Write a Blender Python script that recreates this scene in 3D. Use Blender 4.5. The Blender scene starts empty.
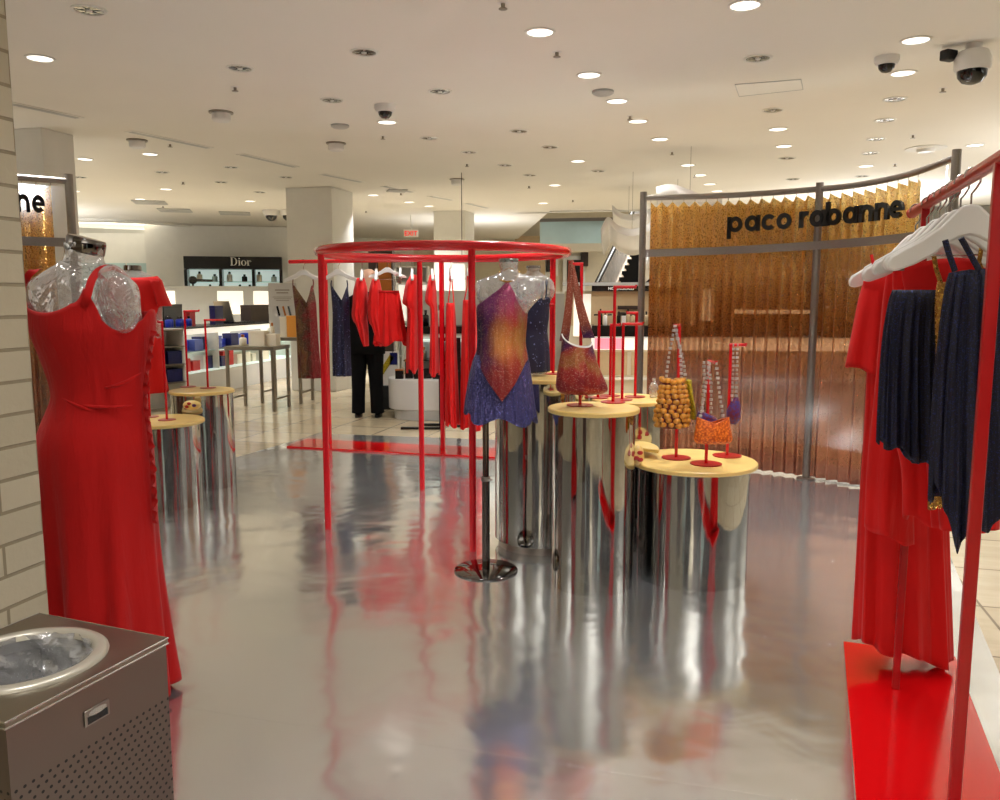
import bpy, math, random
from mathutils import Vector, Matrix
random.seed(7)
PI = math.pi
C = bpy.context.scene.collection
# ------------------------------------------------------------------ camera calibration
F = 820.0; H = 1.5; PT = math.atan(103/820.0); CP, SP = math.cos(PT), math.sin(PT)
def ray(px, py):
    xc = (px-500)/F; yc = (400-py)/F
    return xc, CP+yc*SP, -SP+yc*CP
def G(px, py, z=0.0):
    x, y, d = ray(px, py); t = (z-H)/d
    return Vector((x*t, y*t, z))
def W(px, py, Y):
    x, y, d = ray(px, py); t = Y/y
    return Vector((x*t, Y, H+d*t))
def PXL(x, y, z):
    z -= H; d = y*CP-z*SP; u = y*SP+z*CP
    return 500+F*x/d, 400-F*u/d
ORD = ['first','second','third','fourth','fifth','sixth','seventh','eighth','ninth','tenth','eleventh','twelfth','thirteenth','fourteenth','fifteenth','sixteenth','seventeenth','eighteenth']
# ------------------------------------------------------------------ materials
def lin(c):
    return tuple(((v/255)/12.92 if v/255 <= .04045 else ((v/255+.055)/1.055)**2.4) for v in c)
class NT:
    def __init__(s, name):
        s.m = bpy.data.materials.new(name); s.m.use_nodes = True
        s.t = s.m.node_tree; s.t.nodes.clear()
        s.out = s.n('ShaderNodeOutputMaterial')
    def n(s, typ, **kw):
        nd = s.t.nodes.new(typ)
        for k, v in kw.items():
            if k in nd.inputs.keys(): nd.inputs[k].default_value = v
            else: setattr(nd, k, v)
        return nd
    def l(s, a, b): s.t.links.new(a, b)
    def math(s, op, a, b=0.0):
        nd = s.n('ShaderNodeMath', operation=op)
        for i, v in enumerate((a, b)):
            if isinstance(v, (int, float)): nd.inputs[i].default_value = v
            else: s.l(v, nd.inputs[i])
        return nd.outputs[0]
    def obj(s): return s.n('ShaderNodeTexCoord').outputs['Object']
    def noise(s, vec, scale, detail=3, rough=.5, dist=0):
        nd = s.n('ShaderNodeTexNoise'); nd.inputs['Scale'].default_value = scale
        nd.inputs['Detail'].default_value = detail; nd.inputs['Roughness'].default_value = rough
        nd.inputs['Distortion'].default_value = dist
        s.l(vec, nd.inputs['Vector']); return nd.outputs['Fac']
    def ramp(s, fac, stops, interp='LINEAR'):
        nd = s.n('ShaderNodeValToRGB'); cr = nd.color_ramp; cr.interpolation = interp
        while len(cr.elements) < len(stops): cr.elements.new(.5)
        for e, (p, c) in zip(cr.elements, stops): e.position = p; e.color = (*c, 1)
        s.l(fac, nd.inputs[0]); return nd.outputs[0]
    def bump(s, h, strength, dist=.01):
        nd = s.n('ShaderNodeBump'); nd.inputs['Strength'].default_value = strength
        nd.inputs['Distance'].default_value = dist; s.l(h, nd.inputs['Height']); return nd.outputs[0]
    def stretch(s, vec, sc, rot=(0,0,0)):
        nd = s.n('ShaderNodeMapping'); nd.inputs['Scale'].default_value = sc; nd.inputs['Rotation'].default_value = rot
        s.l(vec, nd.inputs['Vector']); return nd.outputs[0]
def mat(name, rgb, rough=.5, metal=0.0, bump=0, bscale=60, var=0, vscale=6, coat=0, sheen=0, spec=.5, emit=0):
    s = NT(name); c = lin(rgb)
    p = s.n('ShaderNodeBsdfPrincipled')
    p.inputs['Roughness'].default_value = rough; p.inputs['Metallic'].default_value = metal
    p.inputs['Specular IOR Level'].default_value = spec
    p.inputs['Coat Weight'].default_value = coat; p.inputs['Coat Roughness'].default_value = .08
    p.inputs['Sheen Weight'].default_value = sheen
    v = s.obj()
    if var:
        a = tuple(min(1, x*(1+var)) for x in c); b = tuple(x*(1-var) for x in c)
        s.l(s.ramp(s.noise(v, vscale, 4), [(.3, b), (.7, a)]), p.inputs['Base Color'])
    else: p.inputs['Base Color'].default_value = (*c, 1)
    if bump: s.l(s.bump(s.noise(v, bscale, 4), bump, .004), p.inputs['Normal'])
    if emit:
        p.inputs['Emission Color'].default_value = (*c, 1); p.inputs['Emission Strength'].default_value = emit
    s.l(p.outputs[0], s.out.inputs[0]); return s.m
M = {}
M['white'] = mat('white_paint', (226,224,216), .5, var=.02)
M['ceil'] = mat('ceiling_paint', (232,228,218), .75, var=.015, vscale=1)
M['cream'] = mat('cream_paint', (214,203,178), .6, var=.03)
M['grey'] = mat('grey_laminate', (176,176,172), .4, var=.03)
M['grey2'] = mat('pale_grey_laminate', (205,204,200), .35)
M['black'] = mat('black_gloss', (12,12,13), .25)
M['blackm'] = mat('black_matte', (16,16,17), .6, bump=.2)
M['suit'] = mat('black_suit_cloth', (7,7,8), .9, bump=.3, bscale=300, spec=.15)
M['skin'] = mat('skin', (232,186,158), .5, var=.06)
M['navy'] = mat('navy_card', (24,30,92), .35, var=.2, vscale=9)
M['blue'] = mat('cobalt_card', (40,62,190), .3, var=.15, vscale=8)
M['periw'] = mat('periwinkle_card', (96,112,190), .4, var=.1)
M['redcard'] = mat('red_card', (214,40,38), .35)
M['redpaint_shade'] = mat('red_gloss_paint_shaded', (182,8,18), .28, coat=.15, var=.04)  # right rail's red, shade of its unlit side put into the colour
M['redplate'] = mat('red_acrylic_plate', (214,12,18), .12, coat=.6)
M['reddisc'] = mat('red_stand_disc', (176,26,30), .3, coat=.3)
M['yellow'] = mat('pale_yellow_lacquer', (232,200,122), .35, var=.08, vscale=9, coat=.2)
M['plastic'] = mat('white_plastic', (230,228,224), .32, coat=.2)
M['dark'] = mat('smoked_dome', (14,14,16), .08, coat=.5)
M['brown'] = mat('dark_brown_wood', (52,36,28), .45, var=.25, vscale=3)
M['copper'] = mat('copper_panel', (196,122,60), .3, metal=.8)
M['tan'] = mat('tan_panel', (196,170,132), .5, var=.04)
M['orange'] = mat('orange_card', (236,160,64), .4)
M['beigebox'] = mat('ivory_card', (236,228,206), .45)
M['teal'] = mat('pale_teal_glass', (186,210,208), .2, var=.06, vscale=2)
M['litwhite'] = mat('backlit_white', (255,250,238), .4, emit=.6)
M['litpink'] = mat('backlit_pink', (255,150,170), .4, emit=.55)
M['litcool'] = mat('backlit_shelf', (214,232,224), .4, emit=.55)
M['lens'] = mat('lamp_lens', (255,250,240), .4, emit=2.2)
M['steel'] = mat('brushed_steel', (150,142,130), .32, metal=1, bump=.05, bscale=200)
M['frame'] = mat('satin_steel_frame', (150,143,136), .35, metal=.9)
M['hook'] = mat('hanger_wire', (190,188,184), .2, metal=1)
M['reflector'] = mat('silver_reflector', (190,188,182), .18, metal=1)
M['redmark'] = mat('exit_letter_red', (220,40,40), .5, emit=.6)
M['mirror'] = mat('dark_mirror_plate', (120,116,114), .06, metal=1)
M['clearwhite'] = mat('white_letter', (240,238,232), .5)
M['redpaint_lit'] = mat('red_gloss_paint_lit', (216,14,30), .25, coat=.35, var=.03); M['binring'] = mat('satin_beige_ring', (176,170,156), .3, metal=.35)  # ring red repeats the rail paint, with brighter light put into the colour

def cloth(name, rgb, rough=.75, weave=420, fold=0, sheen=.25, var=.05):
    s = NT(name); c = lin(rgb); v = s.obj()
    p = s.n('ShaderNodeBsdfPrincipled', Roughness=rough); p.inputs['Sheen Weight'].default_value = sheen
    p.inputs['Specular IOR Level'].default_value = .25
    s.l(s.ramp(s.noise(v, 5, 4), [(.3, tuple(x*(1-var) for x in c)), (.7, tuple(min(1,x*(1+var)) for x in c))]), p.inputs['Base Color'])
    h = s.noise(v, weave, 2)
    if fold:
        h2 = s.noise(s.stretch(v, (14, 14, 2.2)), 1.6, 3, .55, .6)
        h = s.math('ADD', s.math('MULTIPLY', h, .04), s.math('MULTIPLY', h2, fold))
        s.l(s.bump(h, .7, .03), p.inputs['Normal'])
    else: s.l(s.bump(h, .15, .002), p.inputs['Normal'])
    s.l(p.outputs[0], s.out.inputs[0]); return s.m
M['redjersey'] = cloth('red_jersey', (186,14,12), .75, fold=.35, sheen=.06)
M['redtee'] = cloth('bright_red_jersey', (218,20,18), .7, fold=.25, sheen=.08)
M['redlight'] = cloth('scarlet_crepe', (222,22,20), .7, fold=.5, sheen=.08)
def sequin(name, base, spark, metal=.0, rough=.55, pleat=0, density=.62, size=260, alpha=1):
    s = NT(name); v = s.obj(); b = lin(base); k = lin(spark)
    vo = s.n('ShaderNodeTexVoronoi'); vo.inputs['Scale'].default_value = size; s.l(v, vo.inputs['Vector'])
    sep = s.n('ShaderNodeSeparateColor'); s.l(vo.outputs['Color'], sep.inputs[0])
    mask = s.ramp(sep.outputs[0], [(density, (0,0,0)), (density+.05, (1,1,1))])
    col = s.n('ShaderNodeMixRGB'); s.l(mask, col.inputs[0]); col.inputs[1].default_value = (*b,1); col.inputs[2].default_value = (*k,1)
    p = s.n('ShaderNodeBsdfPrincipled', Roughness=rough)
    s.l(col.outputs[0], p.inputs['Base Color'])
    mm = s.math('MULTIPLY', mask, .8); s.l(s.math('ADD', mm, metal), p.inputs['Metallic'])
    s.l(s.math('SUBTRACT', rough, s.math('MULTIPLY', mask, rough*.5)), p.inputs['Roughness'])
    nm = s.n('ShaderNodeMixRGB'); nm.inputs[0].default_value = .35
    h = s.math('ADD', s.math('MULTIPLY', sep.outputs[1], .25), s.math('MULTIPLY', s.noise(s.stretch(v, (60,60,1.0)), 1.5, 2), pleat))
    s.l(s.bump(h, .6, .008), p.inputs['Normal'])
    if alpha < 1: p.inputs['Alpha'].default_value = alpha
    s.l(p.outputs[0], s.out.inputs[0]); return s.m
M['navyseq'] = sequin('navy_glitter_pleats', (30,27,82), (150,150,230), pleat=2.0, rough=.5, density=.72, size=420)
M['darknavy'] = sequin('midnight_glitter_pleats', (13,15,40), (56,66,120), pleat=1.6, rough=.6, density=.86, size=420)
M['navydress'] = sequin('navy_sequin', (20,22,56), (150,160,220), pleat=.4, rough=.5, density=.965, size=150)
M['goldseq'] = sequin('gold_sequin', (160,110,40), (230,190,100), metal=.2, rough=.4, size=200)
def galaxy(name, zmid, kind):
    s = NT(name); v = s.obj()
    sx = s.n('ShaderNodeSeparateXYZ'); s.l(v, sx.inputs[0])
    n1 = s.noise(v, 5.5, 5, .6, .4)
    n2 = s.noise(s.stretch(v, (1,1,.6)), 9, 4, .6)
    if kind == 'dress':
        # navy and purple at the left side, ember glow in the middle, red towards the hem
        f = s.math('ADD', s.math('MULTIPLY', sx.outputs[0], 3.1), s.math('MULTIPLY', s.math('SUBTRACT', n1, .5), .75))
        f = s.math('ADD', f, .50)
        c1 = s.ramp(f, [(.06, lin((30,24,66))), (.22, lin((88,38,92))), (.36, lin((128,44,52))), (.52, lin((176,74,48))), (.66, lin((196,60,50))), (.80, lin((176,128,62))), (.95, lin((186,52,60)))])
        vd = s.n('ShaderNodeVectorMath', operation='DISTANCE'); s.l(s.stretch(v, (1,.4,.75)), vd.inputs[0]); vd.inputs[1].default_value = (.01,-.05,.0)
        gl = s.ramp(s.math('ADD', vd.outputs['Value'], s.math('MULTIPLY', s.math('SUBTRACT', n2, .5), .10)), [(.01, (.7,)*3), (.11, (0,0,0))])
        m0 = s.n('ShaderNodeMixRGB'); s.l(gl, m0.inputs[0]); s.l(c1, m0.inputs[1]); m0.inputs[2].default_value = (*lin((236,164,86)),1)
        z = s.math('ADD', s.math('MULTIPLY', sx.outputs[2], 4.0), s.math('MULTIPLY', s.math('SUBTRACT', n2, .5), .5))
        g = s.ramp(z, [(-.0, (.85,)*3), (.0, (.85,)*3)])
        g = s.n('ShaderNodeMapRange'); g.inputs['From Min'].default_value = -.25; g.inputs['From Max'].default_value = -1.0; s.l(z, g.inputs['Value'])
        mx = s.n('ShaderNodeMixRGB'); s.l(s.math('MULTIPLY', g.outputs[0], .85), mx.inputs[0]); s.l(m0.outputs[0], mx.inputs[1]); mx.inputs[2].default_value = (*lin((150,40,46)),1)
        g2 = s.n('ShaderNodeMapRange'); g2.inputs['From Min'].default_value = .35; g2.inputs['From Max'].default_value = .85; s.l(z, g2.inputs['Value'])
        m3 = s.n('ShaderNodeMixRGB'); s.l(s.math('MULTIPLY', g2.outputs[0], .6), m3.inputs[0]); s.l(mx.outputs[0], m3.inputs[1]); m3.inputs[2].default_value = (*lin((150,66,130)),1)
        col = m3.outputs[0]
    elif kind == 'bag':
        z = s.math('ADD', s.math('MULTIPLY', sx.outputs[2], 2.6), s.math('MULTIPLY', s.math('SUBTRACT', n1, .5), 1.1))
        col = s.ramp(z, [(.05, lin((140,40,50))), (.22, lin((172,56,52))), (.36, lin((166,106,60))), (.48, lin((164,62,54))), (.62, lin((96,40,84))), (.74, lin((66,36,80))), (.95, lin((150,76,56)))])
    else:
        z = s.math('ADD', s.math('MULTIPLY', sx.outputs[0], 2.2), s.math('MULTIPLY', n1, 1.2))
        col = s.ramp(z, [(.3, lin((96,26,34))), (.5, lin((120,86,50))), (.62, lin((84,62,44))), (.8, lin((128,30,34)))])
    vo = s.n('ShaderNodeTexVoronoi'); vo.inputs['Scale'].default_value = 240; s.l(v, vo.inputs['Vector'])
    sep = s.n('ShaderNodeSeparateColor'); s.l(vo.outputs['Color'], sep.inputs[0])
    p = s.n('ShaderNodeBsdfPrincipled', Roughness=.34); p.inputs['Metallic'].default_value = .5
    v2_ = s.n('ShaderNodeTexVoronoi'); v2_.inputs['Scale'].default_value = 330; s.l(v, v2_.inputs['Vector'])
    s2_ = s.n('ShaderNodeSeparateColor'); s.l(v2_.outputs['Color'], s2_.inputs[0])
    gm_ = s.ramp(s2_.outputs[0], [(.90, (0,0,0)), (.97, (.45,)*3)])
    mg_ = s.n('ShaderNodeMixRGB'); s.l(gm_, mg_.inputs[0]); s.l(col, mg_.inputs[1]); mg_.inputs[2].default_value = (*lin((250,214,190)),1)  # scattered pale glints painted into the base colour
    s.l(mg_.outputs[0], p.inputs['Base Color'])
    h = s.math('ADD', s.math('MULTIPLY', sep.outputs[0], .5), s.math('MULTIPLY', s.noise(s.stretch(v, (12,12,1.6)), 2, 3), 1.8))
    s.l(s.bump(h, .8, .010), p.inputs['Normal'])
    s.l(p.outputs[0], s.out.inputs[0]); return s.m
M['galaxy'] = galaxy('ember_print_sequin', 0, 'dress')
M['galaxybag'] = galaxy('ember_mesh_bag', 0, 'bag')
M['rust'] = galaxy('rust_sequin', 0, 'rust')
def chrome():
    s = NT('polished_chrome'); v = s.obj()
    p = s.n('ShaderNodeBsdfPrincipled', Roughness=.05); p.inputs['Metallic'].default_value = 1
    p.inputs['Base Color'].default_value = (.50,.50,.49,1)
    s.l(s.bump(s.noise(s.stretch(v, (6,6,.8)), 2, 2), .12, .02), p.inputs['Normal'])
    s.l(s.ramp(s.noise(s.stretch(v,(20,20,3)), 2, 4), [(.35,(.03,)*3), (.75,(.12,)*3)]), p.inputs['Roughness'])
    s.l(p.outputs[0], s.out.inputs[0]); return s.m
M['chrome'] = chrome()
def clear(name, tint=(.93,.93,.93), gl=.28, rough=.06, bump=.5, milky=.08, edge=.75):
    s = NT(name); v = s.obj()
    tr = s.n('ShaderNodeBsdfTransparent'); tr.inputs[0].default_value = (*tint, 1)
    g = s.n('ShaderNodeBsdfGlossy'); g.inputs['Roughness'].default_value = rough
    d = s.n('ShaderNodeBsdfDiffuse'); d.inputs[0].default_value = (.85,.85,.86,1)
    if bump:
        b = s.bump(s.noise(v, 9, 3, .5, .5), bump, .05); s.l(b, g.inputs['Normal'])
    lw = s.n('ShaderNodeLayerWeight'); lw.inputs[0].default_value = .35
    f = s.math('ADD', s.math('MULTIPLY', lw.outputs['Facing'], edge), gl*.4)
    m1 = s.n('ShaderNodeMixShader'); s.l(f, m1.inputs[0]); s.l(tr.outputs[0], m1.inputs[1]); s.l(g.outputs[0], m1.inputs[2])
    m2 = s.n('ShaderNodeMixShader'); m2.inputs[0].default_value = milky; s.l(m1.outputs[0], m2.inputs[1]); s.l(d.outputs[0], m2.inputs[2])
    s.l(m2.outputs[0], s.out.inputs[0]); return s.m
M['clear'] = clear('clear_acrylic', (.95,.95,.96), .6, .08, 1.0, .19)
M['pane'] = clear('clear_pane', (.98,.98,.98), .012, .22, 0, .0, .08)
M['liner'] = clear('clear_bin_liner', (.7,.7,.72), .5, .2, .9, .22)
def gold_mesh():
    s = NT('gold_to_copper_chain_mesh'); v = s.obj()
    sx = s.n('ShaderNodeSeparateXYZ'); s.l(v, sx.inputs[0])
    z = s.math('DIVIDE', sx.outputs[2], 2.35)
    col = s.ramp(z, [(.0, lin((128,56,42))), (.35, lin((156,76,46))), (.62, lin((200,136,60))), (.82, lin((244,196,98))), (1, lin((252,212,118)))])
    vo = s.n('ShaderNodeTexVoronoi'); vo.inputs['Scale'].default_value = 130; s.l(v, vo.inputs['Vector'])
    sep = s.n('ShaderNodeSeparateColor'); s.l(vo.outputs['Color'], sep.inputs[0])
    mx = s.n('ShaderNodeBsdfPrincipled', Roughness=.36); mx.inputs['Metallic'].default_value = .75
    s.l(s.ramp(sep.outputs[2], [(.6,(.42,)*3),(.9,(.12,)*3)]), mx.inputs['Roughness'])
    s.l(col, mx.inputs['Base Color']); s.l(s.bump(sep.outputs[0], .9, .012), mx.inputs['Normal'])
    tr = s.n('ShaderNodeBsdfTransparent')
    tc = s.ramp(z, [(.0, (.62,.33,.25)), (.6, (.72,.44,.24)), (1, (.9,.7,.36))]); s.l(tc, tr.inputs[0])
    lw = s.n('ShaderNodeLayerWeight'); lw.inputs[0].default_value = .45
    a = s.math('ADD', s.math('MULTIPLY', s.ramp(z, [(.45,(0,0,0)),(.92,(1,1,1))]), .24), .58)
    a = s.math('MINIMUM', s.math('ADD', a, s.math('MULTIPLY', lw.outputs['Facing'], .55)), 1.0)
    m = s.n('ShaderNodeMixShader'); s.l(a, m.inputs[0]); s.l(tr.outputs[0], m.inputs[1]); s.l(mx.outputs[0], m.inputs[2])
    s.l(m.outputs[0], s.out.inputs[0]); return s.m
M['goldmesh'] = gold_mesh()
def silver_floor():
    s = NT('silver_sheet_flooring'); v = s.obj()
    p = s.n('ShaderNodeBsdfPrincipled'); p.inputs['Metallic'].default_value = .88
    p.inputs['Base Color'].default_value = (.715,.735,.75,1)
    n1 = s.noise(v, 1.1, 3, .5, .3); n2 = s.noise(v, 4.2, 2, .5, .4); n3 = s.noise(v, 30, 3)
    s.l(s.ramp(s.noise(v, .9, 4, .6), [(.3,(.10,)*3),(.7,(.20,)*3)]), p.inputs['Roughness'])
    br = s.n('ShaderNodeTexBrick'); br.inputs['Scale'].default_value = 1.0
    br.offset = 0; br.inputs['Brick Width'].default_value = 3.4; br.inputs['Row Height'].default_value = 1.22
    br.inputs['Mortar Size'].default_value = .004; br.inputs['Color1'].default_value = (1,1,1,1); br.inputs['Color2'].default_value = (1,1,1,1); br.inputs['Mortar'].default_value = (0,0,0,1)
    s.l(s.stretch(v, (1,1,1), (0,0,.27)), br.inputs['Vector'])
    h = s.math('ADD', s.math('MULTIPLY', n1, 1.0), s.math('MULTIPLY', n2, .075))
    h = s.math('ADD', h, s.math('MULTIPLY', n3, .003))
    h = s.math('ADD', h, s.math('MULTIPLY', br.outputs['Color'], .02))
    s.l(s.bump(h, .34, .055), p.inputs['Normal'])
    s.l(p.outputs[0], s.out.inputs[0]); return s.m
M['silver'] = silver_floor()
def tiles():
    s = NT('travertine_tile'); v = s.stretch(s.obj(), (1,1,1), (0,0,.27))
    br = s.n('ShaderNodeTexBrick'); br.offset = 0; br.inputs['Scale'].default_value = 1
    br.inputs['Brick Width'].default_value = .62; br.inputs['Row Height'].default_value = .62; br.inputs['Mortar Size'].default_value = .007
    br.inputs['Color1'].default_value = (*lin((206,192,164)),1); br.inputs['Color2'].default_value = (*lin((188,172,142)),1); br.inputs['Mortar'].default_value = (*lin((132,118,96)),1)
    s.l(v, br.inputs['Vector'])
    n = s.ramp(s.noise(s.stretch(v,(1,4,1)), 3, 5, .65), [(.3,(.78,.75,.70)),(.6,(1,1,1))])
    mx = s.n('ShaderNodeMixRGB', blend_type='MULTIPLY'); mx.inputs[0].default_value = .6; s.l(br.outputs['Color'], mx.inputs[1]); s.l(n, mx.inputs[2])
    p = s.n('ShaderNodeBsdfPrincipled', Roughness=.16); s.l(mx.outputs[0], p.inputs['Base Color'])
    s.l(p.outputs[0], s.out.inputs[0]); return s.m
M['tile'] = tiles()
def bricks():
    s = NT('painted_brick'); sx = s.n('ShaderNodeSeparateXYZ'); s.l(s.obj(), sx.inputs[0])
    cb = s.n('ShaderNodeCombineXYZ'); s.l(sx.outputs[0], cb.inputs[0]); s.l(sx.outputs[2], cb.inputs[1])
    br = s.n('ShaderNodeTexBrick'); br.inputs['Scale'].default_value = 1; br.offset = .5
    br.inputs['Brick Width'].default_value = .30; br.inputs['Row Height'].default_value = .096; br.inputs['Mortar Size'].default_value = .006; br.inputs['Mortar Smooth'].default_value = .3
    br.inputs['Color1'].default_value = (*lin((190,180,156)),1); br.inputs['Color2'].default_value = (*lin((178,168,144)),1); br.inputs['Mortar'].default_value = (*lin((142,130,106)),1)
    s.l(cb.outputs[0], br.inputs['Vector'])
    p = s.n('ShaderNodeBsdfPrincipled', Roughness=.65); s.l(br.outputs['Color'], p.inputs['Base Color'])
    h = s.math('ADD', s.math('MULTIPLY', br.outputs['Fac'], -1.0), s.math('MULTIPLY', s.noise(s.obj(), 25, 5), .5))
    s.l(s.bump(h, .7, .008), p.inputs['Normal'])
    s.l(p.outputs[0], s.out.inputs[0]); return s.m
M['brick'] = bricks()
def perforated():
    s = NT('perforated_steel'); sx = s.n('ShaderNodeSeparateXYZ'); s.l(s.obj(), sx.inputs[0])
    pit = .0175
    u = s.math('ADD', sx.outputs[0], sx.outputs[1])
    a = s.math('DIVIDE', s.math('ADD', u, 3.0), pit); b = s.math('DIVIDE', sx.outputs[2], pit*.9)
    row = s.math('FLOOR', b); sh = s.math('MULTIPLY', s.math('MODULO', row, 2.0), .5)
    fx = s.math('SUBTRACT', s.math('FRACT', s.math('ADD', a, sh)), .5); fy = s.math('SUBTRACT', s.math('FRACT', b), .5)
    r = s.math('SQRT', s.math('ADD', s.math('MULTIPLY', fx, fx), s.math('MULTIPLY', fy, fy)))
    dot = s.math('LESS_THAN', r, .2)
    zone = s.math('LESS_THAN', sx.outputs[2], .632)
    dot = s.math('MULTIPLY', dot, zone)
    col = s.n('ShaderNodeMixRGB'); s.l(dot, col.inputs[0]); col.inputs[1].default_value = (*lin((128,116,108)),1); col.inputs[2].default_value = (.004,.004,.004,1)
    p = s.n('ShaderNodeBsdfPrincipled', Roughness=.34); s.l(col.outputs[0], p.inputs['Base Color'])
    s.l(s.math('SUBTRACT', 1.0, dot), p.inputs['Metallic'])
    s.l(s.bump(s.noise(s.stretch(s.obj(), (300,300,3)), 1, 2), .05, .002), p.inputs['Normal'])
    s.l(p.outputs[0], s.out.inputs[0]); return s.m
M['perf'] = perforated()
def woven(name, a, b, scale=90):
    s = NT(name); v = s.obj()
    vo = s.n('ShaderNodeTexVoronoi'); vo.inputs['Scale'].default_value = scale; s.l(v, vo.inputs['Vector'])
    col = s.ramp(vo.outputs['Distance'], [(.2, lin(a)), (.75, lin(b))])
    p = s.n('ShaderNodeBsdfPrincipled', Roughness=.4); s.l(col, p.inputs['Base Color'])
    s.l(s.bump(vo.outputs['Distance'], -.8, .006), p.inputs['Normal'])
    s.l(p.outputs[0], s.out.inputs[0]); return s.m
M['orangeweave'] = woven('orange_bead_weave', (255,140,50), (190,70,16))
M['yellowweave'] = woven('lime_yellow_weave', (206,186,34), (140,120,12))
M['navyweave'] = woven('navy_bead_weave', (54,62,150), (110,30,60))
M['bead'] = mat('golden_bead', (216,148,52), .3, var=.35, vscale=40, coat=.3)
M['beadcore'] = mat('maroon_bag_lining', (96,24,24), .6)
M['chain'] = mat('silver_chain', (225,222,215), .3, metal=.5, var=.5, vscale=50)
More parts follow.
